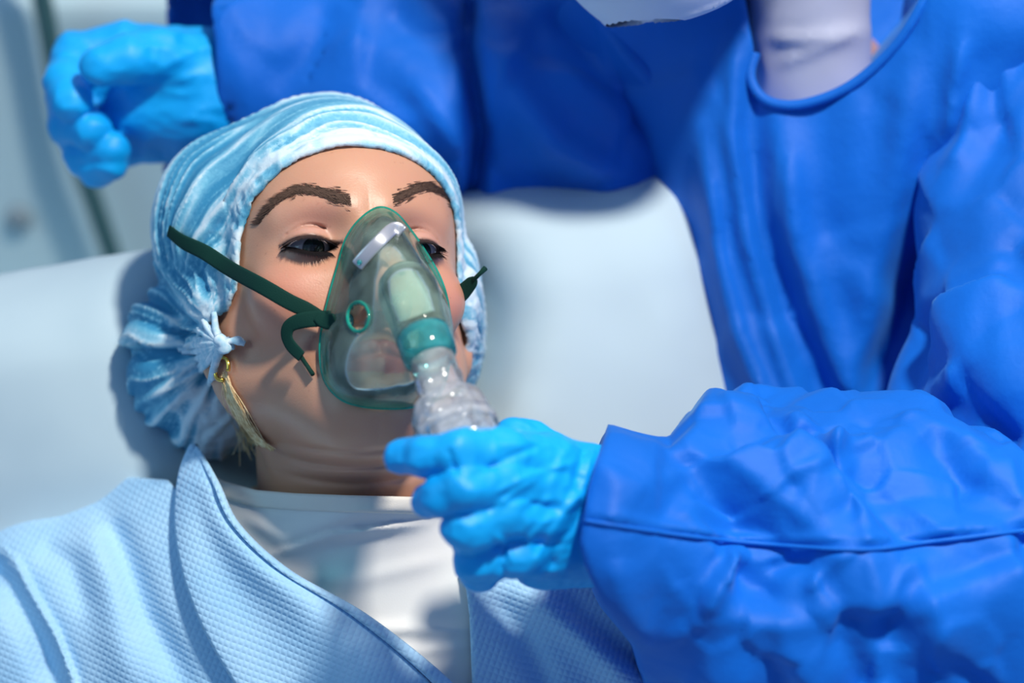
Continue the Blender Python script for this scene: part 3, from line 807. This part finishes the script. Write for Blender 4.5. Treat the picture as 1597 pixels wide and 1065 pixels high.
# port ring, matched to the rim by angle
ub = np.cross(T, [0, 0, 1.]); ub /= np.linalg.norm(ub); vb = np.cross(ub, T)
ang = np.array([math.atan2(r[1] - ctr[1], r[0] - ctr[0]) for r in R])
Q = []
for a in ang:
    dv = np.array([math.cos(a), math.sin(a), 0.]); dv = dv - (dv @ T) * T; dv /= np.linalg.norm(dv); Q.append(P(661, 530, .078) + .0125 * dv)
Q = np.array(Q); rows = []
ns = 34
for k in range(ns + 1):
    s = k / ns; row = []
    for i in range(N):
        r, qq = R[i], Q[i]; a = ang[i]
        inw = (ctr - r); inw[2] = 0; inw /= np.linalg.norm(inw) + 1e-9
        topw = max(0, math.sin(a)) ** 2
        c1_ = r + inw * .007 + fw * (.022 + .010 * topw); c2_ = qq - T * (.002) + (r - cen) * .42 + fw * (.016 - .004 * topw)
        c2_[2] = max(c2_[2], c1_[2] * .4 + qq[2] * .6)
        b = (1 - s) ** 3 * r + 3 * (1 - s) ** 2 * s * c1_ + 3 * (1 - s) * s * s * c2_ + s ** 3 * qq
        row.append(b)
    rows.append(row)
G = np.array(rows)
# flange ring outside the rim (rolled inwards)
V = G.reshape(-1, 3); F = [(k * N + i, k * N + (i + 1) % N, (k + 1) * N + (i + 1) % N, (k + 1) * N + i) for k in range(ns) for i in range(N)]
# the round opening on the near side: leave the faces out where the hole is
hp = np.array([559, 494.]); px, py = proj(V)
inh = (np.hypot((px - hp[0]) / 17, (py - hp[1]) / 23) < 1)
front = np.array([k * N + i for k in range(ns + 1) for i in range(N) if G[k, i, 2] > -.03])
rowid = np.repeat(np.arange(ns + 1), N)
leftside = np.tile(np.arange(N), ns + 1); lm = (leftside > N * .15) & (leftside < N * .45)
F = [f_ for f_ in F if not all(inh[j] and lm[j] for j in f_)]
sh = link('mask_shell', V, F, M['pvc'], om, label='clear green-tinted dome'); solid(sh, .0012, 0)
v, f = tube(np.vstack([R, R[:2]]), .0012, 8, False); link('rim', v, f, M['rim'], om, label='bright green bead along the edge')
fl = R + (R - ctr) * np.array([.0, .0, 0]) + (ctr - R) / np.linalg.norm(ctr - R, axis=1)[:, None] * .0045 + np.array([0, 0, .003])
v, f = tube(np.vstack([fl, fl[:2]]), .0010, 8, False); link('inner_bead', v, f, M['pvc'], om)
# hole edge
hv = V[(lm) & (rowid > 1)]; hx, hy = proj(hv)
def shell_z(x, y):
    m = np.argsort((hx - x) ** 2 + (hy - y) ** 2)[:4]; return hv[m, 2].mean()
hr = np.array([P(hp[0] + 17 * math.cos(a), hp[1] - 23 * math.sin(a), shell_z(hp[0] + 17 * math.cos(a), hp[1] - 23 * math.sin(a)) + .001) for a in np.linspace(0, 2 * math.pi, 40, endpoint=False)])
for _ in range(3): hr[:, 2] = (np.roll(hr[:, 2], 1) + hr[:, 2] + np.roll(hr[:, 2], -1)) / 3
v, f = tube(np.vstack([hr, hr[:2]]), .0010, 8, False); link('vent_ring', v, f, M['rim'], sh, label='green ring around the side opening')
# nose clip
allx, ally = proj(V)
def any_z(x, y):
    m = np.argsort((allx - x) ** 2 + (ally - y) ** 2)[:30]; return np.max(V[m, 2])
path = cr([(x, y, max(any_z(x, y), .0) + .002) for x, y in ((557, 414), (566, 403), (580, 388), (596, 372), (610, 359), (619, 356), (627, 362))], 40)
pth = np.array([P(*q_) for q_ in path]); 
for _ in range(6): pth[1:-1, 2] = (pth[:-2, 2] + pth[1:-1, 2] * 2 + pth[2:, 2]) / 4
wv = [np.array([0, 0, 1.]) for _ in pth]
v, f = tube(pth, .0034, 12, True, .22, wv); nc = link('nose_clip', v, f, M['metal'], om, label='bent aluminium nose strip')
rv = lathe(pth[3] + np.array([0, 0, .0004]), pth[3] + np.array([0, 0, .0022]), [(0, .0001), (0, .0014), (.7, .0014), (1, .0008), (1, .00001)], 14)
link('rivet', rv[0], rv[1], M['teal'], nc)
v, f = lathe(P(626, 424, .048), AX0 + T * .012, [(0, .0001), (.02, .006), (.07, .0105), (.16, .0140), (.3, .0156), (.55, .0150), (.8, .0138), (1, .0134)], 44); sd_ = link('port_neck', v, f, M['pvc'], om, label='bulging neck of the dome above the teal ring'); solid(sd_, .001, 0)
# port ring, connector and nebuliser chamber
pr = [(0, .0118), (0, .0136), (.03, .0142), (.10, .0142), (.15, .0136), (.17, .0118), (.17, .0108)]
v, f = lathe(AX0 + T * .006, AX0 + T * .106, [(t, r) for t, r in pr], 44); link('port_ring', v, f, M['teal'], om, label='teal swivel ring on the dome')
L1 = AX0 + T * .012; 
pc = [(.06, .0108), (.10, .0117), (.24, .0115), (.25, .0123), (.28, .0123), (.29, .0117), (.40, .0118), (.41, .0128), (.44, .0130), (.46, .0124)]
pts_ = [(t, r) for t, r in pc]
v, f = lathe(L1, L1 + T * .09, pts_, 48, (.012, 8)); link('connector', v, f, M['clear'], om, label='frosted clear ribbed elbow connector')
pc = [(.0, .0124), (.02, .0150), (.08, .0178), (.14, .0192), (.2, .0197), (.24, .0192), (.26, .0200), (.48, .0202), (.50, .0208), (.55, .0208), (.57, .0196), (.72, .0185), (.86, .012), (.9, .007), (1., .006), (1., .0001)]
L2 = L1 + T * .033
v, f = lathe(L2, L2 + T * .062, pc, 64, (.022, 12)); ch_ = link('chamber', v, f, M['clear'], om, label='frosted clear ribbed chamber below the connector')
pc = [(.0, .0085), (.1, .011), (.5, .010), (.9, .004), (1, .0001)]
v, f = lathe(L2 + T * .012, L2 + T * .045, pc, 24); link('inner_cup', v, f, M['clear'], ch_)
v, f = lathe(L2 + T * .018, L2 + T * .024, [(0, .0203), (0, .0212), (1, .0212), (1, .0203)], 64, (.02, 16)); link('collar_ring', v, f, M['clear'], ch_)
# elastic strap
both = lambda p: np.minimum(body(p), capvol(p, .003))
def ribbon(pts, hw, name, label=None, lift=.0018, surf=True, tw=None, n=50):
    c = cr(pts, n)
    if surf:
        a = trace(both, c[:, 0], c[:, 1]); zz = a[:, 2] + lift
        for _ in range(8): zz[1:-1] = (zz[:-2] + 2 * zz[1:-1] + zz[2:]) / 4
        path = np.array([P(x, y, z) for (x, y), z in zip(c[:, :2], zz)]); g, _ = grad(both, a); nr = g
        for _ in range(10): nr[1:-1] = (nr[:-2] + nr[1:-1] + nr[2:]) / 3
    else:
        path = np.array([P(*q_) for q_ in c]); nr = np.array([[0, 0, 1.]] * n) if tw is None else np.array([tw] * n, float)
    hw = np.interp(np.linspace(0, 1, n), np.linspace(0, 1, len(hw)), hw)
    v, f = tube(path, hw, 12, True, .18, nr)
    return link(name, v, f, M['strap'], om, label=label)
ribbon([(263, 360), (285, 377), (320, 394), (360, 420), (410, 447), (450, 470), (480, 484), (506, 497)], [.0036, .0042, .0043, .0043, .0043, .0042, .0030], 'elastic_strap', 'dark green elastic over the cap and cheek', .0035)
sp_ = world(np.array([[0, 0, 0]]))
v, f = tube(cr(PA([(263, 360, -.125), (256, 352, -.15), (262, 345, -.19), (330, 330, -.215), (480, 330, -.215)]), 30), .004, 10, True, .2, [np.array([-1, 0, .2])] * 30); link('elastic_strap', v, f, M['strap'], om, label='strap going behind the head')
ribbon([(494, 492), (502, 497), (510, 500), (524, 500)], [.003, .0042, .0046, .0040], 'strap_loop', None, .007)
st1 = ribbon([(516, 497, .012), (495, 497, .013), (470, 500, .010), (452, 508, .004), (447, 522, .0), (453, 538, -.002), (470, 556, -.004)], [.0042, .0044, .0042, .0036, .0036, .0036, .0030], 'strap_tail', 'loose end of the elastic hanging down', .006)
def on_skin(pts, lift):
    a = trace(body, [q_[0] for q_ in pts], [q_[1] for q_ in pts]); return np.array([P(x, y, z + lift) for (x, y), z in zip(pts, a[:, 2])])
v, f = tube(on_skin([(468, 554), (478, 569), (488, 584)], .004), [.0013, .0012, .0013], 8); link('strap_tip', v, f, M['strap'], st1)
st2 = ribbon([(694, 478, -.030), (706, 468, -.030), (722, 455, -.028), (736, 440, -.024), (741, 434, -.022)], [.0045, .0052, .0045, .0034, .0018], 'strap_tail', 'strap end sticking out beyond the far cheek', surf=False)
v, f = tube(PA([(738, 437, -.023), (748, 427, -.022), (757, 418, -.020)]), [.0013, .0012, .0016], 8); link('strap_tip', v, f, M['strap'], st2)
# the little clear eyelet that takes the strap
bz = on_skin([(519, 501)], .008)[0]
v, f = lathe(bz, bz + np.array([.009, 0, .008]), [(0, .0040), (.1, .0046), (.25, .0046), (.3, .0030), (.8, .0028), (.85, .004), (1, .004), (1, .001)], 20); link('eyelet', v, f, M['teal'], om, label='clear strap button')

# ------------------------------------------------------------------ worker
wk = empty('person', P(1400, 1000, -.45), 'medical worker in blue gown and gloves leaning over the patient', 'person')
WH = Head(-35, -26, 3, (0, -.105, .08), P(1024, -2, -.05), 1.12)
NKW = P(1290, 130, -.23)
# front hand
ZH = .024
def H2(a, dz=0): return PA([(x, y, z + dz) for x, y, z in a])
hand_f = {
 'index': ([(852, 728, .072), (782, 708, .097), (715, 706, .112), (662, 712, .108), (628, 713, .100)], [.0150, .0125, .0112, .0100, .0084]),
 'middle': ([(850, 765, .076), (782, 752, .100), (722, 762, .116), (690, 773, .112), (671, 780, .104)], [.0150, .0125, .0112, .0100, .0086]),
 'ring': ([(848, 808, .072), (785, 800, .098), (728, 822, .108), (738, 842, .088), (760, 840, .074)], [.0150, .0130, .0118, .0105, .0090]),
 'pinky': ([(850, 852, .062), (800, 864, .085), (742, 874, .090), (748, 890, .074), (768, 880, .062)], [.0145, .0120, .0105, .0095, .0085]),
 'thumb': ([(900, 760, .046), (862, 722, .036), (825, 692, .032), (800, 683, .038)], [.0170, .0140, .0115, .0100])}
def hand_front(p):
    palm = cone(p, P(945, 758, .064), P(850, 735, .088), .018, .0175)
    palm = smin(palm, cone(p, P(955, 790, .070), P(848, 785, .090), .022, .019), .012)
    palm = smin(palm, cone(p, P(955, 830, .064), P(850, 835, .082), .021, .0185), .012)
    palm = smin(palm, cone(p, P(940, 850, .058), P(850, 868, .074), .018, .0165), .012)
    palm = smin(palm, cone(p, P(1060, 825, .030), P(945, 800, .058), .022, .026), .02)
    d = palm
    for nm, (a, r) in hand_f.items():
        d = np.minimum(d, smin(palm, chain(p, H2(a, ZH), np.array(r) * .97, .003), .007))
    return d
GF = [([(735, 745), (790, 715), (850, 690)], 5, -.0012, 0), ([(700, 700), (706, 722), (712, 738)], 4, -.0014, 0), ([(770, 770), (830, 740), (900, 720)], 6, .0012, 0), ([(770, 800), (800, 770), (840, 745)], 5, .0012, 0),
      ([(790, 850), (782, 880), (790, 905)], 5, -.0014, 0), ([(775, 838), (790, 850), (800, 880)], 5, .0016, 0), ([(835, 880), (850, 850), (880, 800), (905, 770)], 8, .0022, 0), ([(850, 900), (870, 850), (900, 810), (915, 780)], 8, -.0022, 0),
      ([(860, 760), (875, 720), (890, 690)], 8, .0012, 0), ([(885, 780), (900, 730), (912, 700)], 7, -.0014, 0), ([(905, 790), (915, 740), (925, 700)], 6, .0014, 0), ([(810, 830), (815, 800), (850, 770)], 8, -.001, 0), ([(820, 850), (845, 820), (870, 800)], 7, .0014, 0)]
def glovef(fn, G_, seed, amp=1.0):
    def f(p):
        px, py = proj(p); d = fn(p)
        w = creases(np.stack([p[:, 0] * 60, p[:, 1] * 110, p[:, 2] * 60], 1), seed) * .0011 + creases(p * 190, seed + 1) * .0004
        return d - (w + strokes(px, py, G_)) * amp
    return f
g1 = glovef(hand_front, GF, 40)
V, F = surface(g1, axis(P(600, 0, .1)[0], P(1060, 0, .05)[0], .0014), axis(P(0, 930, .06)[1], P(0, 640, .06)[1], .0014), axis(-.005, .16, .0014), 1)
link('glove', V, F, M['glove'], wk, label='bright blue glove gripping the clear chamber')
# raised hand behind, palm towards us
hb = {
 'thumb': ([(300, 105, -.185), (250, 85, -.170), (200, 93, -.155), (158, 104, -.150)], [.018, .0155, .0140, .0120]),
 'index': ([(262, 90, -.205), (190, 75, -.210), (120, 88, -.205), (104, 130, -.180), (112, 158, -.165)], [.018, .0160, .0150, .0130, .0120]),
 'middle': ([(255, 125, -.215), (185, 125, -.225), (112, 150, -.225), (112, 195, -.195), (142, 203, -.172)], [.018, .0160, .0145, .0130, .0120]),
 'ring': ([(255, 165, -.215), (190, 175, -.225), (118, 200, -.222), (135, 243, -.195), (172, 234, -.175)], [.018, .0150, .0140, .0125, .0112]),
 'pinky': ([(262, 205, -.210), (205, 222, -.215), (140, 240, -.210), (152, 262, -.190), (172, 254, -.178)], [.017, .0140, .0120, .0110, .0100])}
def hand_back(p):
    d = cone(p, P(335, 120, -.205), P(250, 100, -.205), .022, .020)
    d = smin(d, cone(p, P(335, 150, -.21), P(245, 150, -.215), .022, .020), .02)
    d = smin(d, cone(p, P(330, 185, -.21), P(245, 200, -.210), .021, .019), .02)
    d = smin(d, cone(p, P(300, 110, -.19), P(230, 110, -.18), .020, .012), .012)
    d = smin(d, cone(p, P(430, 140, -.21), P(320, 150, -.21), .034, .030), .03)
    d = smin(d, cone(p, P(310, 165, -.195), P(205, 172, -.197), .023, .017), .012)
    palm = d
    for nm, (a, r) in hb.items(): d = np.minimum(d, smin(palm, chain(p, H2(a), r, .003), .006))
    return d
GB = [([(250, 110), (300, 80), (335, 70)], 7, .0014, 0), ([(270, 130), (310, 115), (340, 112)], 7, .0016, 0), ([(280, 190), (310, 185), (340, 190)], 8, .0016, 0)]
g2 = glovef(hand_back, GB, 50)
V, F = surface(g2, axis(P(40, 0, -.2)[0], P(430, 0, -.2)[0], .0022), axis(P(0, 310, -.2)[1], P(0, -20, -.2)[1], .0022), axis(-.27, -.12, .0022), 1)
link('glove', V, F, M['glove'], wk, label='blue glove with curled fingers, palm towards us')

# worker's own body: head, neck, trunk and arms in one surface (hidden mostly by the clothes)
SHL, SHR = P(1600, 60, -.20), P(1030, -60, -.22)
ELB, WRF = P(1640, 900, -.02), P(1000, 812, .050)
ELR, WRB = P(960, 190, -.24), P(400, 150, -.21)
def wbody(p):
    d = WH.f(p, eyes=False)
    d = smin(d, cone(p, WH.cam((0, -.05, -.03))[0], NKW, .034, .028), .03)
    d = smin(d, cone(p, P(1400, 560, -.36), P(1500, 1250, -.52), .08, .12), .05)
    d = smin(d, cone(p, SHR + np.array([0, 0, -.09]), SHL + np.array([0, 0, -.10]), .035, .035), .03); d = smin(d, cone(p, P(1300, 170, -.27), P(1390, 540, -.35), .045, .075), .05)
    d = smin(d, chain(p, [SHL, P(1625, 340, -.16), P(1650, 640, -.09), ELB, P(1300, 880, -.02), WRF], [.040, .036, .034, .034, .028, .018], .02), .03)
    d = smin(d, chain(p, [SHR, ELR, WRB], [.050, .042, .026], .02), .03)
    return d
V, F = surface(wbody, axis(-.30, .42, .007), axis(-.50, .42, .007), axis(-.65, .16, .007), 1)
link('body', V, F, M['skin'], wk, {'tone': np.tile(np.array([.50, .28, .21]), (len(V), 1))}, label='skin of the face and neck')
# face mask and cap of the worker
def fm(p):
    q = WH.loc(p); d = head_local(q, ear=False, eyes=False) - .009
    d = smin(d, ell(q, (0, -.060, .072), (.058, .055, .040)), .02)
    d = smax(d, -(d + .007), .001) * WH.sc
    box_ = np.maximum(np.maximum(q[:, 1] + .02, -.115 - q[:, 1]), .010 - q[:, 2])
    d = d - .0018 * np.maximum(0, np.sin(q[:, 1] * 260)) ** 4
    return smax(d, box_, .004)
lo = WH.O - .16; hi = WH.O + .16
V, F = surface(fm, axis(lo[0], hi[0], .0032), axis(lo[1], hi[1], .0032), axis(lo[2], hi[2], .0032), 1)
link('face_mask', V, F, M['paper'], wk, label='white pleated surgical face mask')
def wc(p):
    q = WH.loc(p); d = ell(q, (0, .034, -.016), (.082, .096, .104)); d = smax(d, -(d + .009), .001) - .002 * creases(p * 35, 5)
    return smax(d, q[:, 2] - .9 * q[:, 1] - .03, .003) * WH.sc
V, F = surface(wc, axis(lo[0], hi[0], .005), axis(lo[1], hi[1], .005), axis(lo[2], hi[2], .005), 1)
link('surgical_cap', V, F, M['gown'], wk)
# white undershirt at the neck
US = [([(1200, 60), (1260, 62), (1350, 50)], 12, .003, 0), ([(1215, 100), (1260, 85), (1320, 60)], 9, .002, 0)]
def us(p):
    px, py = proj(p)
    d = smin(cone(p, P(1250, -260, -.13), P(1268, 240, -.19), .040, .034), cone(p, P(1300, 200, -.26), P(1330, 330, -.27), .06, .10), .03)
    return smax(d - strokes(px, py, US) - .0015 * creases(p * 30, 3), -(p[:, 1] - P(0, 260, -.2)[1]), .003)
V, F = surface(us, axis(.10, .32, .004), axis(.05, .33, .004), axis(-.36, -.10, .004), 1)
M['under'] = mat('shaded_undershirt_cotton', (.40, .44, .58), .85)  # white cotton, its shade put into this grey-blue
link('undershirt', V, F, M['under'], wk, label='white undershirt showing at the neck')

# gown trunk
TF = [([(1175, 130), (1185, 300), (1240, 500), (1300, 640), (1320, 800)], 26, -.010, 0), ([(1215, 190), (1235, 380), (1300, 560), (1360, 700)], 30, .012, 0),
      ([(1095, 200), (1110, 380), (1150, 520), (1200, 640), (1250, 800)], 22, .014, 0), ([(1150, 60), (1140, 200), (1165, 380), (1220, 560), (1270, 700)], 18, .008, 0),
      ([(1420, 100), (1400, 300), (1360, 480), (1340, 640)], 34, .012, 0), ([(1470, 230), (1465, 380), (1400, 500), (1330, 640)], 22, -.012, 0), ([(1330, 120), (1340, 300), (1330, 480)], 40, .006, 0),
      ([(1475, 400), (1470, 520), (1480, 640)], 20, -.022, 0), ([(1500, 60), (1480, 200), (1440, 320)], 18, .007, 0)]
NL = [(1100, -260), (1178, 80), (1170, 112), (1180, 140), (1205, 158), (1250, 160), (1310, 140), (1360, 105), (1410, 50), (1450, -20), (1530, -260)]
def trunk(p):
    d = cone(p, P(1400, 230, -.26), P(1560, 1250, -.54), .125, .19)
    d = smin(d, cone(p, P(1160, 170, -.205), P(1235, 720, -.205), .042, .050), .05)
    d = smin(d, cone(p, P(1290, 260, -.22), P(1330, 560, -.29), .075, .10), .06)
    d = smin(d, cone(p, P(1060, 10, -.23), P(1290, 120, -.215), .075, .055), .05)
    d = smin(d, cone(p, P(1530, 70, -.18), P(1330, 130, -.22), .085, .055), .05)
    return d
def gownf(p):
    px, py = proj(p); b = trunk(p)
    o = b - strokes(px, py, TF) - .012
    d = o
    hole = poly2(p, NL); hole = smax(hole, -(p[:, 2] + .235), .01)
    return smax(d, -hole, .003)
V, F = surface(gownf, axis(.02, .50, .0045), axis(-.50, .26, .0045), axis(-.75, -.06, .0045), 1)
V = crumple(V, F, [(6, .020), (14, .005)], 7, base=trunk)
gown = link('gown', V, F, M['gown'], wk, label='royal blue surgical gown body')
# binding at the neckline
nlc = cr(NL[1:10], 90); up3 = trace(lambda p: trunk(p) - .012, nlc[:, 0], nlc[:, 1] + 3)
for _ in range(4): up3[1:-1] = (up3[:-2] + 2 * up3[1:-1] + up3[2:]) / 4
v, f = tube(up3, .0032, 8); link('neck_binding', v, f, M['gown'], gown)

# sleeve of the arm that holds the chamber
SF = [([(915, 815), (1050, 835), (1200, 850), (1345, 858), (1450, 845), (1600, 828)], 9, -.0018, 0), ([(915, 800), (1050, 820), (1200, 838), (1345, 845), (1450, 832), (1600, 812)], 9, .0035, 0),
      ([(1050, 690), (1130, 740), (1190, 800), (1240, 835)], 30, -.008, 0), ([(1065, 680), (1140, 715), (1210, 770), (1290, 830)], 18, .006, 0), ([(1040, 745), (1045, 690), (1062, 670)], 14, -.004, 0), ([(1300, 650), (1320, 720), (1345, 800), (1350, 850)], 18, .009, 0),
      ([(1275, 690), (1300, 760), (1335, 810)], 22, -.007, 0), ([(1180, 660), (1230, 680), (1290, 650)], 16, -.005, 0), ([(1240, 830), (1260, 760), (1285, 700)], 14, .005, 0), ([(1015, 830), (1050, 770), (1090, 740)], 24, -.009, 0),
      ([(1090, 960), (1130, 900), (1170, 850)], 14, .008, 0), ([(1000, 830), (1030, 920), (1080, 970)], 40, -.006, 0), ([(1250, 920), (1290, 880), (1330, 855)], 10, .007, 0), ([(1200, 890), (1240, 880), (1270, 870)], 14, -.006, 0),
      ([(1290, 970), (1330, 1020), (1350, 1080)], 22, -.008, 0), ([(1180, 960), (1260, 965), (1300, 975)], 14, .004, 0), ([(1345, 860), (1360, 920), (1340, 1000)], 20, .006, 0), ([(1400, 800), (1480, 830), (1600, 815)], 22, .005, 0), ([(1440, 680), (1500, 760), (1600, 830)], 24, -.012, 0), ([(935, 700), (960, 760), (950, 830)], 22, .004, 0),
      ([(1180, 780), (1240, 740), (1290, 730)], 8, .0035, 0), ([(960, 870), (975, 950), (1010, 1010)], 24, .006, 0), ([(1110, 870), (1180, 920), (1180, 1000)], 30, -.006, 0), ([(1430, 900), (1460, 960), (1440, 1040)], 40, .006, 0)]
CUT = [(948, 662), (955, 662), (1045, 690), (1080, 655), (1180, 500), (1400, 450), (1800, 400), (1800, 1400), (1090, 1400), (1010, 1080), (985, 1005), (938, 940), (912, 880), (904, 845), (918, 760), (935, 700)]
def sleeve_base(p):
    d = cone(p, P(940, 830, .057), P(1120, 850, .012), .058, .075)
    d = smin(d, cone(p, P(1150, 850, .005), P(1330, 880, -.010), .074, .082), .03)
    d = smin(d, cone(p, P(1180, 980, -.03), P(1500, 1100, -.05), .085, .115), .05)
    d = smin(d, cone(p, P(1330, 880, -.01), P(1640, 930, -.02), .078, .098), .04)
    return d
def sleeve_front(p):
    px, py = proj(p); b = sleeve_base(p)
    o = b - .62 * strokes(px, py, SF) * np.clip((p[:, 2] + .06) / .03, 0, 1) - .001
    inner = o + .004
    wr = cone(p, P(860, 800, .060), P(1050, 820, .034), .029, .020)       # the sleeve is hollow round the wrist
    d = smax(o, -wr, .003)
    return smax(d, poly2(p, CUT), .003)
V, F = surface(sleeve_front, axis(.03, .40, .0024), axis(-.33, .02, .0024), axis(-.18, .15, .0024), 1)
V = crumple(V, F, [(9, .022), (17, .024), (36, .006)], 3, base=sleeve_base, edge=np.clip((proj(V)[0] - 1010) / 150, .10, 1))
sl = link('sleeve', V, F, M['gown'], wk, label='crumpled blue gown sleeve with a long seam')
sx_, sy_ = proj(V); Vf = V[V[:, 2] > 0]; fx, fy = proj(Vf)
sm = cr([(912, 812), (1050, 833), (1200, 849), (1345, 857), (1450, 845), (1640, 822)], 110); sz = np.array([Vf[np.argsort((fx - x) ** 2 + (fy - y) ** 2)[:6], 2].max() for x, y in sm])
for _ in range(4): sz[1:-1] = (sz[:-2] + 2 * sz[1:-1] + sz[2:]) / 4
v, f = tube(np.array([P(x, y, z + .0004) for (x, y), z in zip(sm, sz)]), .0012, 8); link('seam', v, f, M['gown'], sl)
# upper arm of the same sleeve
UF = [([(1597, 330), (1550, 400), (1500, 560), (1440, 620)], 26, .005, 0), ([(1560, 290), (1590, 420), (1590, 560)], 24, -.006, 0), ([(1490, 560), (1540, 640), (1600, 700)], 22, -.006, 0), ([(1560, 0), (1500, 180), (1470, 260)], 22, .012, -1), ([(1597, 60), (1560, 200), (1500, 330)], 24, -.009, 0),
      ([(1450, 690), (1500, 740), (1600, 800)], 20, .010, -1)]
def upper_base(p):
    d = cone(p, P(1600, 40, -.17), P(1590, 330, -.12), .062, .058)
    d = smin(d, cone(p, P(1600, 360, -.11), P(1620, 640, -.055), .052, .070), .03)
    d = smin(d, cone(p, P(1560, 600, -.07), P(1700, 850, -.04), .052, .09), .03)
    return d
def upper(p):
    px, py = proj(p); return upper_base(p) - .55 * strokes(px, py, UF)
V, F = surface(upper, axis(.18, .46, .0035), axis(-.22, .26, .0035), axis(-.30, .06, .0035), 1)
V = crumple(V, F, [(10, .020), (19, .014)], 5, base=upper_base)
link('sleeve', V, F, M['gown'], wk, label='upper sleeve falling from the shoulder')
# sleeve of the arm reaching behind the head, open at the cuff
RF = [([(735, -20), (728, 80), (750, 200), (735, 330)], 16, -.022, 0), ([(775, 0), (790, 120), (870, 230), (980, 290)], 34, .016, 0), ([(600, 0), (650, 60), (720, 90)], 30, -.008, 0), ([(370, 0), (380, 200), (430, 330)], 30, .006, 0),
      ([(520, 0), (480, 90), (420, 140)], 30, -.006, 0), ([(860, 0), (940, 120), (1040, 210)], 26, -.010, 0), ([(900, -20), (990, 100), (1080, 200)], 20, .008, 0), ([(640, 120), (700, 200), (760, 330)], 24, .008, 0), ([(820, 280), (900, 320), (1000, 300)], 22, -.005, 0)]
def reach(p):
    d = cone(p, P(385, 120, -.235), P(640, 130, -.235), .066, .078)
    d = smin(d, cone(p, P(640, 140, -.235), P(880, 190, -.24), .080, .082), .02)
    d = smin(d, cone(p, P(900, 190, -.24), P(1060, -40, -.23), .076, .080), .03)
    d = smin(d, cone(p, P(940, 215, -.24), P(1060, 220, -.25), .056, .048), .03)
    return d
# far side of the cuff shows beyond the near edge
def sleeve_back2(p):
    px, py = proj(p); o = reach(p) - strokes(px, py, RF) * (px > 300)
    ext = cone(p, P(300, 120, -.245), P(450, 120, -.240), .060, .066); o = smin(o, ext, .01)
    core = smax(o + .006, px * 0 + (px - 520) / 2500, .002)
    d = smax(o, -core, .0015)
    lim = 340 - np.clip((-.215 - p[:, 2]) / .03, 0, 1) * 80 + (py - 130) * .02
    return smax(d, (lim - px) / 2600, .002)
V, F = surface(sleeve_back2, axis(-.29, .18, .0038), axis(0.02, .30, .0038), axis(-.36, -.12, .0038), 1)
V = crumple(V, F, [(8, .020), (16, .010)], 9, base=reach)
link('sleeve', V, F, M['gown'], wk, label='blue gown sleeve reaching behind the patient\'s head')
